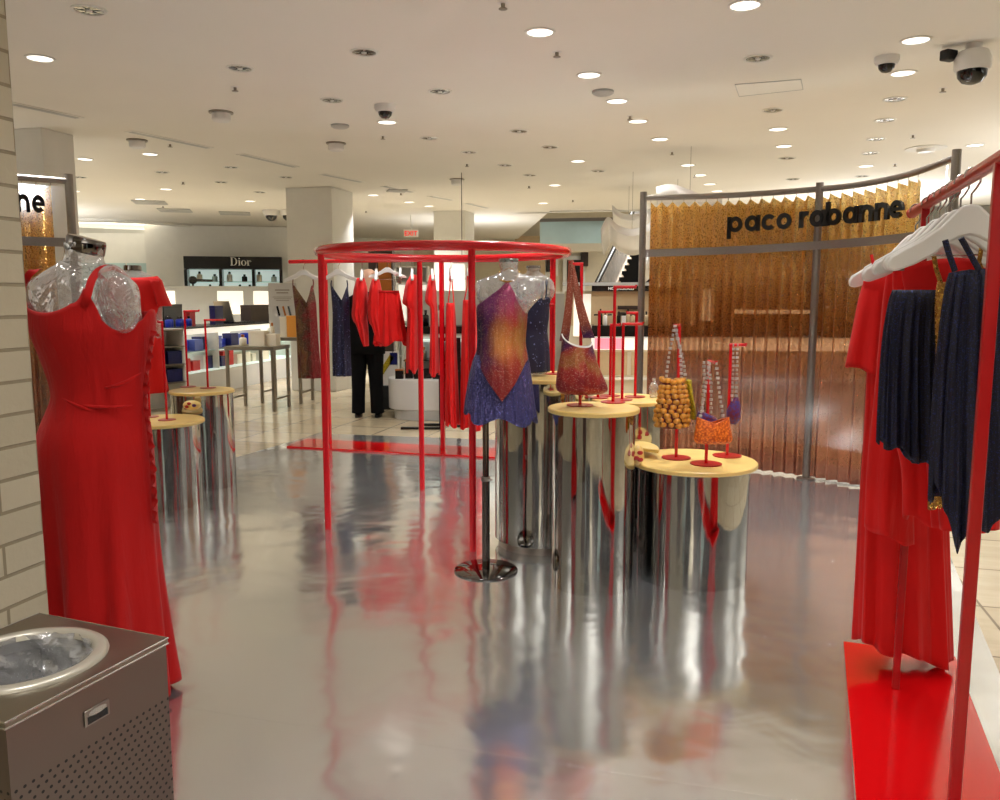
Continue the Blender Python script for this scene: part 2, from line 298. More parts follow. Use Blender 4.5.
# ------------------------------------------------------------------ mesh builder
class MB:
    def __init__(s): s.v = []; s.f = []
    def add(s, vs, fs):
        o = len(s.v); s.v += [Vector(p) for p in vs]; s.f += [tuple(i+o for i in f) for f in fs]; return s
    def obox(s, c, ax, ay, az, hx, hy, hz):
        c = Vector(c); ax, ay, az = Vector(ax), Vector(ay), Vector(az)
        vs = [c+ax*(hx*i)+ay*(hy*j)+az*(hz*k) for i in (-1,1) for j in (-1,1) for k in (-1,1)]
        return s.add(vs, [(0,1,3,2),(4,6,7,5),(0,4,5,1),(2,3,7,6),(0,2,6,4),(1,5,7,3)])
    def box(s, x, y, z0, sx, sy, sz, rot=0):
        a = (math.cos(rot), math.sin(rot), 0); b = (-math.sin(rot), math.cos(rot), 0)
        return s.obox((x,y,z0+sz/2), a, b, (0,0,1), sx/2, sy/2, sz/2)
    def tube(s, pts, r, n=10, closed=False, caps=True):
        pts = [Vector(p) for p in pts]; m = len(pts); rings = []
        rs = r if isinstance(r, (list,tuple)) else [r]*m
        up = None; vs = []
        for i, p in enumerate(pts):
            a = pts[(i-1) % m] if (closed or i > 0) else p; b = pts[(i+1) % m] if (closed or i < m-1) else p
            t = (b-a).normalized()
            if up is None:
                up = Vector((0,0,1)) if abs(t.z) < .9 else Vector((1,0,0))
            up = (up-t*up.dot(t)).normalized(); sd = t.cross(up)
            vs += [p+(up*math.cos(2*PI*k/n)+sd*math.sin(2*PI*k/n))*rs[i] for k in range(n)]
        fs = []
        for i in range(m if closed else m-1):
            j = (i+1) % m
            fs += [(i*n+k, i*n+(k+1)%n, j*n+(k+1)%n, j*n+k) for k in range(n)]
        if caps and not closed: fs += [tuple(range(n))[::-1], tuple((m-1)*n+k for k in range(n))]
        return s.add(vs, fs)
    def lathe(s, prof, c=(0,0,0), n=32, ex=1, ey=1):
        c = Vector(c); vs = []; fs = []
        for r, z in prof: vs += [c+Vector((ex*r*math.cos(2*PI*k/n), ey*r*math.sin(2*PI*k/n), z)) for k in range(n)]
        for i in range(len(prof)-1): fs += [(i*n+k, i*n+(k+1)%n, (i+1)*n+(k+1)%n, (i+1)*n+k) for k in range(n)]
        if prof[0] == prof[-1]: return s.add(vs, fs)
        if prof[0][0] > 1e-5: fs.append(tuple(range(n))[::-1])
        if prof[-1][0] > 1e-5: fs.append(tuple((len(prof)-1)*n+k for k in range(n)))
        return s.add(vs, fs)
    def grid(s, rows, closed=True, cap0=False, cap1=False):
        n = len(rows[0]); vs = [p for r in rows for p in r]; fs = []
        for i in range(len(rows)-1):
            fs += [(i*n+k, i*n+(k+1)%n, (i+1)*n+(k+1)%n, (i+1)*n+k) for k in range(n if closed else n-1)]
        if cap0: fs.append(tuple(range(n))[::-1])
        if cap1: fs.append(tuple((len(rows)-1)*n+k for k in range(n)))
        return s.add(vs, fs)
    def sphere(s, c, r, n=10, sc=(1,1,1)):
        c = Vector(c); rows = []
        for i in range(1, n//2):
            a = PI*i/(n//2); rows.append([c+Vector((sc[0]*r*math.sin(a)*math.cos(2*PI*k/n), sc[1]*r*math.sin(a)*math.sin(2*PI*k/n), sc[2]*r*math.cos(a))) for k in range(n)])
        return s.grid(rows, cap0=True, cap1=True)
    def prism(s, poly, fn, d):
        """poly: 2-D outline; fn(x,y,depth)->world; extruded by d"""
        n = len(poly); vs = [fn(x,y,0) for x,y in poly]+[fn(x,y,d) for x,y in poly]
        fs = [tuple(range(n))[::-1], tuple(range(n,2*n))]+[(k,(k+1)%n,n+(k+1)%n,n+k) for k in range(n)]
        return s.add(vs, fs)
    def build(s, name, m, parent=None, smooth=True, bevel=0, solid=0, sub=0, loc=None, angle=42, off=0):
        if parent is not None: o0 = ORG[parent.name]
        elif loc is not None: o0 = Vector(loc)
        else:
            xs = [p.x for p in s.v]; ys = [p.y for p in s.v]; zs = [p.z for p in s.v]
            o0 = Vector(((min(xs)+max(xs))/2, (min(ys)+max(ys))/2, min(zs)))
        me = bpy.data.meshes.new(name); me.from_pydata([tuple(p-o0) for p in s.v], [], s.f); me.validate(); me.update()
        me.materials.append(M[m] if isinstance(m, str) else m)
        import bmesh
        b = bmesh.new(); b.from_mesh(me); bmesh.ops.recalc_face_normals(b, faces=b.faces); b.to_mesh(me); b.free()
        if smooth:
            for p in me.polygons: p.use_smooth = True
            me.set_sharp_from_angle(angle=math.radians(angle))
        o = bpy.data.objects.new(name, me); C.objects.link(o)
        if parent is not None: o.parent = parent
        else: o.location = o0
        ORG[o.name] = o0
        if bevel:
            md = o.modifiers.new('b','BEVEL'); md.width = bevel; md.segments = 2; md.limit_method = 'ANGLE'
        if solid:
            md = o.modifiers.new('s','SOLIDIFY'); md.thickness = solid; md.offset = off
        if sub:
            md = o.modifiers.new('u','SUBSURF'); md.levels = sub; md.render_levels = sub
        return o
ORG = {}
def tag(o, label, cat, group=None):
    o['label'] = label; o['category'] = cat
    if group: o['group'] = group
    return o
def thing(name, label, cat, loc, group=None):
    o = bpy.data.objects.new(name, None); C.objects.link(o); o.empty_display_size = .1
    o.location = loc; ORG[o.name] = Vector(loc); return tag(o, label, cat, group)
def struct(o): o['kind'] = 'structure'; return o
def dup(root, loc, label, rotz=0, group=None, name=None, scale=None):
    def cp(o, par):
        c = o.copy(); C.objects.link(c)
        if par is not None: c.parent = par
        for ch in o.children: cp(ch, c)
        return c
    r = cp(root, None); r.location = loc; r.rotation_euler = (0,0,rotz); r['label'] = label
    if scale: r.scale = (scale,)*3
    if group: r['group'] = group
    return r
def herm(rows, y):
    if y <= rows[0][0]: return rows[0][1:]
    if y >= rows[-1][0]: return rows[-1][1:]
    for i in range(len(rows)-1):
        a, b = rows[i], rows[i+1]
        if a[0] <= y <= b[0]:
            t = (y-a[0])/(b[0]-a[0]); h = b[0]-a[0]; out = []
            for k in range(1, len(a)):
                sl = (b[k]-a[k])/h
                def slope(j):
                    if j <= 0 or j >= len(rows)-1: return sl
                    return (rows[j+1][k]-rows[j-1][k])/(rows[j+1][0]-rows[j-1][0])
                m0, m1 = slope(i)*h, slope(i+1)*h
                out.append((2*t**3-3*t*t+1)*a[k]+(t**3-2*t*t+t)*m0+(-2*t**3+3*t*t)*b[k]+(t**3-t*t)*m1)
            return out
def sil(mb, rows, Y, ratio=.6, top=None, bottom=None, nr=36, nc=56, folds=(0,0,0), fexp=1.5, exp=1.0, cap0=False, cap1=False, yaw=0, grow=0, bulge=None):
    """loft of a body or garment: rows (py, px_left, px_right[, half depth in m]) read at distance Y; real depth behind and before it"""
    out = []
    for i in range(nr+1):
        t = i/nr; row = []
        for j in range(nc):
            th = 2*PI*j/nc
            pt = top(th) if top else rows[0][0]; pb = bottom(th) if bottom else rows[-1][0]
            py = pt+(pb-pt)*t
            r = herm(rows, py); L = W(r[0], py, Y); R = W(r[1], py, Y)
            hw = (R.x-L.x)/2+grow; ry = (r[2] if len(r) > 2 else ratio*hw)+grow
            tt = (py-rows[0][0])/(rows[-1][0]-rows[0][0])
            f = folds[1]*max(0,tt)**fexp*(math.cos(folds[0]*th+folds[2]+1.5*tt)+.5*math.cos((folds[0]*1.7//1)*th+2*folds[2]))
            cx, sy = math.cos(th), math.sin(th)
            cx = math.copysign(abs(cx)**exp, cx); sy = math.copysign(abs(sy)**exp, sy)
            x = hw*cx+f*math.cos(th)*.6; y = ry*sy+f*math.sin(th)
            if bulge: y += bulge(th, py)
            row.append(Vector(((L.x+R.x)/2+x*math.cos(yaw)-y*math.sin(yaw), Y+x*math.sin(yaw)+y*math.cos(yaw), L.z)))
        out.append(row)
    return mb.grid(out, cap0=cap0, cap1=cap1)
# ------------------------------------------------------------------ camera, world
cam = bpy.data.cameras.new('camera'); co = bpy.data.objects.new('camera', cam); C.objects.link(co)
co.location = (0,0,H); co.rotation_euler = (PI/2-PT, 0, 0); cam.sensor_width = 36; cam.lens = F/1000*36; cam.clip_start = .05
bpy.context.scene.camera = co
sc = bpy.context.scene
sc.view_settings.view_transform = 'Standard'; sc.view_settings.look = 'None'; sc.view_settings.gamma = 1; sc.view_settings.exposure = 0.0
sc.view_settings.use_curve_mapping = False
wd = bpy.data.worlds.new('world'); sc.world = wd; wd.use_nodes = True
wd.node_tree.nodes['Background'].inputs[0].default_value = (1,.98,.95,1); wd.node_tree.nodes['Background'].inputs[1].default_value = .2
U = Vector((.27,.963,0)).normalized(); V = Vector((U.y,-U.x,0)); Z = Vector((0,0,1))
CEIL = 3.2
# ------------------------------------------------------------------ setting
def slab(name, poly, z0, z1, m, kind=True):
    b = MB().prism(poly, lambda x,y,d: Vector((x,y,z0+d)), z1-z0); o = b.build(name, m, smooth=False, loc=(0,0,z0 if z0 > 1 else 0))
    return struct(o) if kind else o
slab('floor', [(-16,-4),(11,-4),(11,30),(-16,30)], -.2, 0, 'tile')
sl = slab('floor_sheet', [(-.6,.75),(1.25,1.3),(2.9,5.3),(3.35,6.6),(2.6,8.0),(-2.0,8.95),(-3.3,5.3),(-2.6,1.4)], 0, .003, 'silver', False)
tag(sl, 'shiny silver sheet flooring with blurred reflections under the clothing display', 'flooring')
slab('ceiling', [(-16,-4),(11,-4),(11,15.5),(1.0,16.6),(.2,30),(-16,30)], CEIL, CEIL+.15, 'ceil')
def wallbox(name, x0, y0, x1, y1, th, z0, z1, m):
    d = Vector((x1-x0, y1-y0, 0)); L = d.length; d.normalize(); n = Vector((-d.y, d.x, 0))
    b = MB(); o = Vector((x0,y0,0)); b.prism([(0,0),(L,0),(L,th),(0,th)], lambda x,y,dd: Vector((x,y,z0+dd)), z1-z0)
    ob = b.build(name, m, smooth=False, loc=(0,0,0)); ob.location = (x0,y0,0); ob.rotation_euler = (0,0,math.atan2(d.y,d.x)); return struct(ob)
# brick pier on the left: inner face runs back along (.268,1); thickness to the left
wx, wy = -.578*2.5*.992, 2.5
wallbox('wall_left', wx-.268*4.2, wy-4.2, wx, wy, .4, 0, CEIL, 'brick')
wallbox('wall_back', -10.5, 20.2, -2.6, 25, .2, 0, CEIL, 'white')
wallbox('wall_far', -3.2, 25.0, 10.8, 25.0, .2, 0, 6.2, 'cream')
wallbox('wall_right', 10.8, -4, 10.8, 25, -.2, 0, 6.2, 'grey')
wallbox('wall_side', -15.8, -4, -15.8, 24, .2, 0, CEIL, 'white')
wallbox('wall_side_back', -15.8, 20.2, -10.5, 20.2, .2, 0, CEIL, 'white')
wallbox('wall_behind', -15, -3.6, 10.8, -3.6, -.2, 0, CEIL, 'brown')
wallbox('wall_upper', .35, 17.0, 10.8, 15.3, .15, CEIL, CEIL+.5, 'white')
slab('ceiling_atrium', [(-1,15),(11,15),(11,26),(-1,26)], 6.2, 6.3, 'ceil')
# two square columns
for i, (a, b, top, Y) in enumerate(((291,341,187,13.1),(437,470,210,16.6),(16,58,126,8.6))):
    L = W(a,250,Y); R = W(b,250,Y); w = R.x-L.x; cx = (L.x+R.x)/2
    cb = MB().box(cx, Y+w/2, 0, w, w, CEIL, -.25).build('column', 'white', smooth=False, bevel=.01)
    tag(cb, ['wide white square column behind the clothes rail left of the red ring','narrower white square column in the middle distance behind the red ring','pale square column at far left above the gold chain screen'][i], 'column')
# ------------------------------------------------------------------ ceiling fixtures
def lamp_proto(lit):
    r = thing('downlight', 'x', 'downlight', (0,0,0))
    MB().lathe([(.102,0),(.102,-.006),(.086,-.008),(.082,0)], n=24).build('trim_ring', 'white', r)
    if lit:
        MB().lathe([(0,-.003),(.083,-.003)], n=24).build('lens', 'lens', r)
    else:
        b = MB()
        for k in range(12):
            a = 2*PI*k/12; a2 = 2*PI*(k+.8)/12
            b.add([(.083*math.cos(a),.083*math.sin(a),-.002),(.083*math.cos(a2),.083*math.sin(a2),-.002),(.03*math.cos(a2),.03*math.sin(a2),-.006+.004*(k%2)),(.03*math.cos(a),.03*math.sin(a),-.006+.004*(k%2))],[(0,1,2,3)])
        b.lathe([(0,-.0015),(.083,-.0015)], n=24)
        b.build('reflector', 'reflector', r, smooth=False, solid=.001)
        MB().lathe([(0,-.012),(.016,-.012),(.02,-.004)], n=12).build('bulb', 'plastic', r)
    return r
DL = [(89,10,0),(40,58,1),(240,68,0),(364,52,0),(540,32,1),(745,5,1),(589,75,1),(440,91,0),(332,100,0),(617,101,1),(387,122,1),(638,121,1),(758,58,0),(916,40,1),(903,73,1),(895,99,0),(885,120,0),(876,139,0),(870,153,0),(866,166,1),(862,176,0),(773,110,0),(778,129,1),(784,146,1),(787,158,0),(793,179,0),(519,131,0),(550,147,0),(578,161,1),(598,171,0),(429,138,0),(469,152,0),(505,165,0),(530,175,0),(555,185,1),(660,139,1),(688,165,1),(700,175,1),(710,184,1),(717,191,1),(85,159,1),(150,154,1),(162,172,0),(80,177,0),(74,191,1),(166,189,1),(231,167,0),(221,182,0),(286,177,0),(260,192,0),(250,201,1),(140,199,1),(373,195,1),(409,202,1),(429,206,1),(543,203,1),(975,145,1)]
protos = [lamp_proto(0), lamp_proto(1)]
bands = [(0,60,'ceiling band nearest the camera'),(60,105,'second ceiling band from the camera'),(105,145,'third ceiling band from the camera'),(145,172,'fourth ceiling band from the camera'),(172,190,'fifth ceiling band from the camera'),(190,300,'farthest ceiling band')]
used = [0,0]
for lo, hi, txt in bands:
    g = sorted([d for d in DL if lo <= d[1] < hi])
    for k, (px, py, lit) in enumerate(g):
        p = G(px, py, CEIL)
        lb = '%s recessed downlight, %s from left in the %s' % ('lit white' if lit else 'unlit silver', ORD[k], txt)
        if not used[lit]:
            o = protos[lit]; o.location = p; o['label'] = lb; used[lit] = 1
        else: o = dup(protos[lit], p, lb)
        o['group'] = 'recessed ceiling downlights'
# sprinklers
spk = [(235,87),(557,52),(630,116),(383,136),(170,144),(183,182),(163,206),(943,88),(913,135),(895,164),(503,3),(467,164),(529,186),(401,193),(366,211),(573,200),(672,152),(695,175)]
sp = None
spk.sort()
for k, (px, py) in enumerate(spk):
    p = G(px, py, CEIL)+Z*.006; lb = 'small dark sprinkler head in the ceiling, %s from the left of the sprinkler heads' % ORD[k]
    if sp is None:
        sp = thing('sprinkler_head', lb, 'sprinkler', p, 'ceiling sprinkler heads')
        MB().lathe([(.035,0),(.035,-.006),(.014,-.01)], p, 14).build('escutcheon', 'plastic', sp)
        MB().lathe([(.013,-.008),(.011,-.035),(.026,-.037),(.026,-.041),(0,-.042)], p, 14).build('deflector', 'steel', sp)
    else: dup(sp, p, lb)
def dome_cam(px, py, sc_, label, big=False):
    p = G(px, py, CEIL)+Z*.004
    t = thing('dome_camera', label, 'security camera', p)
    if big:
        MB().lathe([(.05,0),(.05,-.04),(.09,-.05),(.115,-.10),(.115,-.16),(.105,-.18)], p, 24).build('housing', 'plastic', t)
        MB().lathe([(.095,-.18),(.09,-.22),(.06,-.255),(.02,-.268),(0,-.27)], p, 24).build('dome', 'dark', t)
        MB().box(p.x-.14, p.y+.05, p.z-.10, .10,.07,.07, .4).build('bracket_box', 'blackm', t, bevel=.01)
    else:
        MB().lathe([(.085*sc_,0),(.085*sc_,-.03*sc_),(.07*sc_,-.06*sc_),(.06*sc_,-.06*sc_)], p, 24).build('housing', 'plastic', t)
        MB().lathe([(.058*sc_,-.06*sc_),(.052*sc_,-.085*sc_),(.03*sc_,-.108*sc_),(0,-.115*sc_)], p, 24).build('dome', 'dark', t)
dome_cam(974,44,1,'large white security camera with black dome hanging at top right', True)
dome_cam(887,57,1,'small white dome camera beside the large security camera', )
dome_cam(385,105,1.1,'small white dome camera above the red ring frame')
dome_cam(271,210,1.9,'dark-lensed dome camera far back near the white column, left of a pair')
dome_cam(288,210,1.9,'dark-lensed dome camera far back near the white column, right of a pair')
for k, (px, py, lb) in enumerate(((221,112,'white round ceiling speaker hanging left of the dome camera over the ring'),(137,140,'white ceiling speaker beside the long slot vent at left'),(336,143,'white ceiling speaker over the left end of the red ring'),(457,179,'white ceiling speaker farthest back over the red ring'))):
    p = G(px, py, CEIL); t = thing('ceiling_speaker', lb, 'speaker', p, 'white ceiling speakers')
    MB().lathe([(.11,0),(.11,-.012),(.085,-.015)], p, 24).build('flange', 'steel', t); MB().lathe([(.084,-.012),(.084,-.07),(.07,-.085),(0,-.088)], p, 24).build('housing', 'plastic', t)
for k, (px, py, lb) in enumerate(((603,91,'flat grey smoke detector beside the lit downlights at centre'),(340,125,'flat grey disc diffuser between the dome camera and a ceiling speaker'))):
    p = G(px, py, CEIL); tag(MB().lathe([(.09,0),(.09,-.018),(.07,-.03),(0,-.032)], p, 24).build('ceiling_disc', 'grey', loc=p), lb, 'detector')
p = G(926,148,CEIL); t = thing('ceiling_speaker', 'square-flanged white ceiling speaker above the right clothes rail', 'speaker', p, 'white ceiling speakers')
MB().lathe([(.22,0),(.22,-.01),(.1,-.014)], p, 28).build('flange', 'white', t); MB().lathe([(.1,-.012),(.09,-.05),(0,-.055)], p, 24).build('housing', 'plastic', t)
slots = [((10,103),(80,118)),((128,131),(210,148)),((240,154),(296,167)),((322,174),(362,182)),((384,186),(412,192)),((430,196),(452,200)),((466,203),(488,208))]
for k, (a, b) in enumerate(slots):
    A, B = G(*a, CEIL), G(*b, CEIL); d = (B-A); L = d.length; ang = math.atan2(d.y, d.x); c = (A+B)/2
    t = thing('slot_vent', 'long narrow slot vent in the ceiling, %s from the left of the slot vents' % ORD[k], 'vent', c, 'slot vents in a line')
    MB().box(c.x, c.y, CEIL-.006, L, .13, .006, ang).build('vent_frame', 'white', t, smooth=False)
    MB().box(c.x, c.y, CEIL-.009, L-.06, .06, .003, ang).build('grille', 'grey', t, smooth=False)
for k, (px, py, s_) in enumerate(((150,202,.55),(175,210,.6),(235,213,.6),(397,190,.3))):
    p = G(px, py, CEIL); tag(MB().box(p.x, p.y, CEIL-.02, s_, s_, .02, .27).build('ceiling_vent', 'grey', bevel=.004), 'square grey ceiling vent, %s from the left of the square vents' % ORD[k], 'vent', 'square ceiling vents')
hatch = [G(*q, CEIL) for q in ((735,84),(801,79),(803,89),(739,96))]
c = sum(hatch, Vector())/4
t = thing('ceiling_hatch', 'flush white access hatch outlined in the ceiling above the sign', 'hatch', c)
MB().prism([(q.x,q.y) for q in hatch], lambda x,y,d: Vector((x,y,CEIL-.004+d)), .004).build('panel', 'ceil', t, smooth=False)
b = MB()
for i in range(4): b.tube([hatch[i]-Z*.004, hatch[(i+1)%4]-Z*.004], .003, 4)
b.build('seam', 'grey', t)
# oval cove far left
p = G(110,226,CEIL); t = thing('ceiling_cove', 'bright oval ceiling cove light at far left above the white panels', 'cove light', p)
MB().lathe([(2.2,0),(2.2,-.05),(1.9,-.06),(1.8,-.02)], p, 48, 1, .9).build('rim', 'white', t); MB().lathe([(0,-.02),(1.8,-.02)], p, 48, 1, .9).build('glow_panel', 'litwhite', t)
# exit sign
p = W(411,233,17.5)
t = thing('exit_sign', 'small ceiling-hung exit sign with red letters far behind the red ring', 'sign', (p.x,p.y,p.z-.08))
MB().box(p.x,p.y,p.z-.08,.30,.04,.15).build('sign_box','white',t,bevel=.008)
MB().tube([(p.x,p.y,p.z+.06),(p.x,p.y,CEIL)],.012,8).build('hanger_rod','white',t)
def text_mb(txt, size, fn, d=.01):
    cu = bpy.data.curves.new('tx','FONT'); cu.body = txt; cu.size = size; cu.extrude = d/2; cu.align_x = 'CENTER'; cu.offset = size*.012
    o = bpy.data.objects.new('tx', cu); C.objects.link(o); dg = bpy.context.evaluated_depsgraph_get(); dg.update()
    me = bpy.data.meshes.new_from_object(o.evaluated_get(dg)); b = MB()
    b.add([fn(v.co.x, v.co.y, v.co.z) for v in me.vertices], [tuple(p.vertices) for p in me.polygons])
    bpy.data.objects.remove(o); bpy.data.meshes.remove(me); bpy.data.curves.remove(cu); return b
text_mb('EXIT', .135, lambda x,y,d: Vector((p.x+x, p.y-.025-d, p.z-.055+y))).build('lettering','redmark',t,smooth=False)
# ------------------------------------------------------------------ room downlights and added unseen fill lights
def area(name, loc, size, power, col=(1,.99,.975), spread=105):
    l = bpy.data.lights.new(name,'AREA'); l.shape = 'DISK'; l.size = size; l.energy = power; l.color = col; l.spread = math.radians(spread)
    o = bpy.data.objects.new(name, l); C.objects.link(o); o.location = loc; return o
for px, py, lit in DL:
    p = G(px, py, CEIL)
    if lit: area('downlight_or_unseen_lamp', (p.x, p.y, CEIL-.012), .16, 15 if p.y < 13 else 40)
for x, y in ((-.8,1.2),(1.8,1.0),(-2.2,3.4),(1.2,3.2),(-.3,2.2),(3.4,3.2),(4.6,5.0),(-5.2,5.0),(-.5,-1.5),(2.5,-1.5),(-3,-1.5)):
    area('downlight_or_unseen_lamp', (x, y, CEIL-.012), .5, 9)  # unseen lamps added overhead, without fixtures
def spot(loc, aim, power, ang, col=(1,.98,.95)):
    l = bpy.data.lights.new('unseen_spot','SPOT'); l.energy = power; l.spot_size = math.radians(ang); l.spot_blend = .6; l.shadow_soft_size = .12; l.color = col
    o = bpy.data.objects.new('unseen_spot', l); C.objects.link(o); o.location = loc; o.rotation_euler = (Vector(aim)-Vector(loc)).to_track_quat('-Z','Y').to_euler()
spot((1.0,2.9,3.17), (.05,4.37,1.35), 105, 26, (.93,.96,1)); spot((-.4,5.2,3.17), (.2,4.6,1.5), 70, 30, (.85,.92,1)); spot((1.6,3.0,3.17), (1.0,4.2,.9), 90, 30); spot((-.2,6.6,3.17), (-1.2,8.1,1.3), 160, 50); spot((-1.5,9.5,3.17), (-1.62,10.15,1.7), 60, 40)  # unseen spots, no fixtures, added to brighten busts, bags, far rail and person
def uplight(x, y, z, size, power):
    o = area('fill_uplight', (x, y, z), size, power, (1,.99,.98), 170); o.rotation_euler = (PI,0,0)  # unseen upward fill, added to brighten the ceiling without any fixture
area('atrium_fill', (4.5,20.5,6.15), 3, 420)  # unseen area fill added to lift the dim far end
for a in ((.3,-2.6,1.7,2.2,150),(-6.4,.6,1.7,2.0,110),(8.4,2.6,1.7,2.2,75),(7.4,8.2,1.7,2.2,120),(-8.4,9.0,1.7,2.2,120),(-10,16,1.9,2.2,120),(6.5,14,1.75,2.2,110),(-.6,18.5,1.9,2.2,35)): uplight(*a)
# ------------------------------------------------------------------ gold chain screens
def glyph(ch):
    """bold geometric lower-case letters in x-height units: list of outlines, advance"""
    st = .27; out = []
    def ring(cx, a0, a1, n=26, ro=.5, ri=.5-st, cy=.5):
        a = [math.radians(a0+(a1-a0)*k/n) for k in range(n+1)]
        out.append([(cx+ro*math.cos(t), cy+ro*math.sin(t)) for t in a]+[(cx+ri*math.cos(t), cy+ri*math.sin(t)) for t in a[::-1]])
    def bar(x0, y0, x1, y1): out.append([(x0,y0),(x1,y0),(x1,y1),(x0,y1)])
    if ch in 'pab':
        ring(.5, 0, 180); ring(.5, 180, 360)
        if ch == 'a': bar(.80,0,1.07,1)
        if ch == 'p': bar(-.07,-.42,.2,1)
        if ch == 'b': bar(-.07,0,.2,1.42)
        return out, 1.12
    if ch == 'o': ring(.5,0,180); ring(.5,180,360); return out, 1.06
    if ch == 'c': ring(.5,42,318,36); return out, .98
    if ch == 'e': ring(.5,0,318,36); bar(.1,.40,1.0,.60); return out, 1.06
    if ch == 'r': bar(0,0,.27,1); ring(.5,75,180,14); return out, .68
    if ch == 'n': bar(0,0,.27,1); bar(.73,0,1.0,.5); ring(.5,0,180,24); return out, 1.1
    return out, .42

class Path2:
    """smooth plan curve read left to right, with the rail and band heights along it"""
    def __init__(s, pts):
        P = [Vector(p) for p in pts]; P = [P[0]*2-P[1]]+P+[P[-1]*2-P[-2]]; s.p = []
        for i in range(1, len(P)-2):
            for k in range(16):
                u = k/16; s.p.append(.5*((2*P[i])+(P[i+1]-P[i-1])*u+(2*P[i-1]-5*P[i]+4*P[i+1]-P[i+2])*u*u+(3*P[i]-P[i-1]-3*P[i+1]+P[i+2])*u**3))
        s.p.append(P[-2]); s.d = [0]
        for i in range(1, len(s.p)): s.d.append(s.d[-1]+(s.p[i]-s.p[i-1]).xy.length)
        s.L = s.d[-1]
    def at(s, t):
        x = max(0, min(1, t))*s.L
        for i in range(1, len(s.p)):
            if x <= s.d[i] or i == len(s.p)-1:
                f = (x-s.d[i-1])/(s.d[i]-s.d[i-1]); return s.p[i-1].lerp(s.p[i], f), (s.p[i]-s.p[i-1]).xy.to_3d().normalized()
    def q(s, t, z, inn=0):
        """point at height z, moved inn towards the viewer's side"""
        p, tn = s.at(t); n = Vector((tn.y, -tn.x, 0)); return Vector((p.x, p.y, z))+n*inn
    def find(s, px, z, inn=0):
        return min((abs(PXL(*s.q(k/400, z, inn))[0]-px), k/400) for k in range(401))[1]
def screen(name, label, path, zt, zb, poles, seams, word, w0, w1, xh, zl, wlabel, clabels):
    """frame of satin steel tubes along a curve, pleated chain-mesh curtains hooked to its top rail"""
    root = thing(name, label, 'screen', path.q(.5, 0)); N = 48
    MB().tube([path.q(k/N, zt(k/N)) for k in range(N+1)], .024, 10).build('top_rail', 'frame', root)
    b = MB(); rows = []
    for k in range(N+1):
        t = k/N; z = zb(t); rows.append([path.q(t,z-.032,.03), path.q(t,z-.032,.042), path.q(t,z+.032,.042), path.q(t,z+.032,.03)])
    b.grid(rows, cap0=True, cap1=True).build('cross_band', 'frame', root)
    for t in poles:
        q = path.q(t, 0); pole = MB().tube([q, q+Z*(zt(t)+.05)], .03, 16).build('pole', 'frame', root)
        MB().lathe([(.075,.003),(.075,.012),(.035,.016)], q, 20).build('foot_plate', 'frame', pole)
    MB().grid([[path.q(k/N, .3, .055) for k in range(N+1)], [path.q(k/N, zt(k/N)-.05, .055) for k in range(N+1)]], closed=False).build('glass_pane', 'pane', root, solid=.005)
    for ci in range(len(seams)-1):
        s0, s1 = seams[ci]-.001, seams[ci+1]+.001
        npl = max(4, int(abs(s1-s0)*path.L/.092)); n = npl*8; cols = []; hooks = []
        for k in range(n+1):
            t0 = s0+(s1-s0)*k/n; ph = 2*PI*k/8; col = []; top = zt(t0)-.04-.036*min(k%8,8-k%8)/4
            for m in range(15):
                t = m/14; z = top*(1-t)+.02*t; amp = .034*(1-.2*t)+.010*math.sin(ph*.37+3*t)*t
                col.append(path.q(t0+.0015*math.sin(k*.7)*t, z, -.03+amp*math.cos(ph+.6*math.sin(k*.11)*t)))
            cols.append(col)
            if k % 8 == 0: hooks.append([col[0], path.q(t0, zt(t0))])
        mid = path.q((s0+s1)/2, 0, -.03)
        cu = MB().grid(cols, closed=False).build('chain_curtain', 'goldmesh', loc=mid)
        tag(cu, clabels[ci], 'curtain', 'gold to copper chain curtains')
        for h in hooks: MB().tube(h, .003, 5).build('hook', 'hook', cu)
    adv = [glyph(ch)[1] for ch in word]; tot = sum(adv); x = 0; k = (w1-w0)*path.L/tot
    sg = thing('lettering_sign', wlabel, 'sign', path.q((w0+w1)/2, zl((w0+w1)/2), .08))
    for ch, w in zip(word, adv):
        t = w0+(x+.5*w)*k/path.L; base = path.q(t, zl(t), .068); tn = path.at(t)[1]; nn = Vector((tn.y,-tn.x,0)); b = MB()
        sl = Vector((0,0,(zl(min(1,t+.05))-zl(t))/(.05*path.L)))
        for poly in glyph(ch)[0]: b.prism(poly, lambda px,py,d: base+(tn+sl)*((px-.5*(w-.06))*k*.9)+Z*(py*xh)+nn*d, .03)
        if b.v: b.build('letter', 'black', sg, smooth=False)
        x += w
    return root
RP = Path2([(1.24,7.25,0),(1.92,7.08,0),(2.57,6.64,0),(2.92,6.13,0),(3.03,5.60,0)])
def rail_z(t):
    return 2.35+.07*max(0,(t-.62)/.38)**1.5
sm = RP.find(820, 2.35)
screen('chain_screen', 'curved steel-framed screen hung with gold chain curtains at right', RP, rail_z, lambda t: 1.875+.06*t, (0, sm, 1), (.025, RP.find(727,2.0), sm, RP.find(917,2.2)),
    'paco rabanne', RP.find(728,2.1,.07), RP.find(905,2.1,.07), .128, lambda t: 2.02+.055*t, 'large black lower-case shop name along the top of the right gold screen',
    ['left panel of gold chain curtain beside the steel end pole','middle panel of gold chain curtain left of the centre pole','right panel of gold chain curtain right of the centre pole behind the clothes rail'])
LP = Path2([(-4.25,4.7,0),(-4.05,5.3,0),(-3.72,5.78,0),(-3.19,6.22,0)])
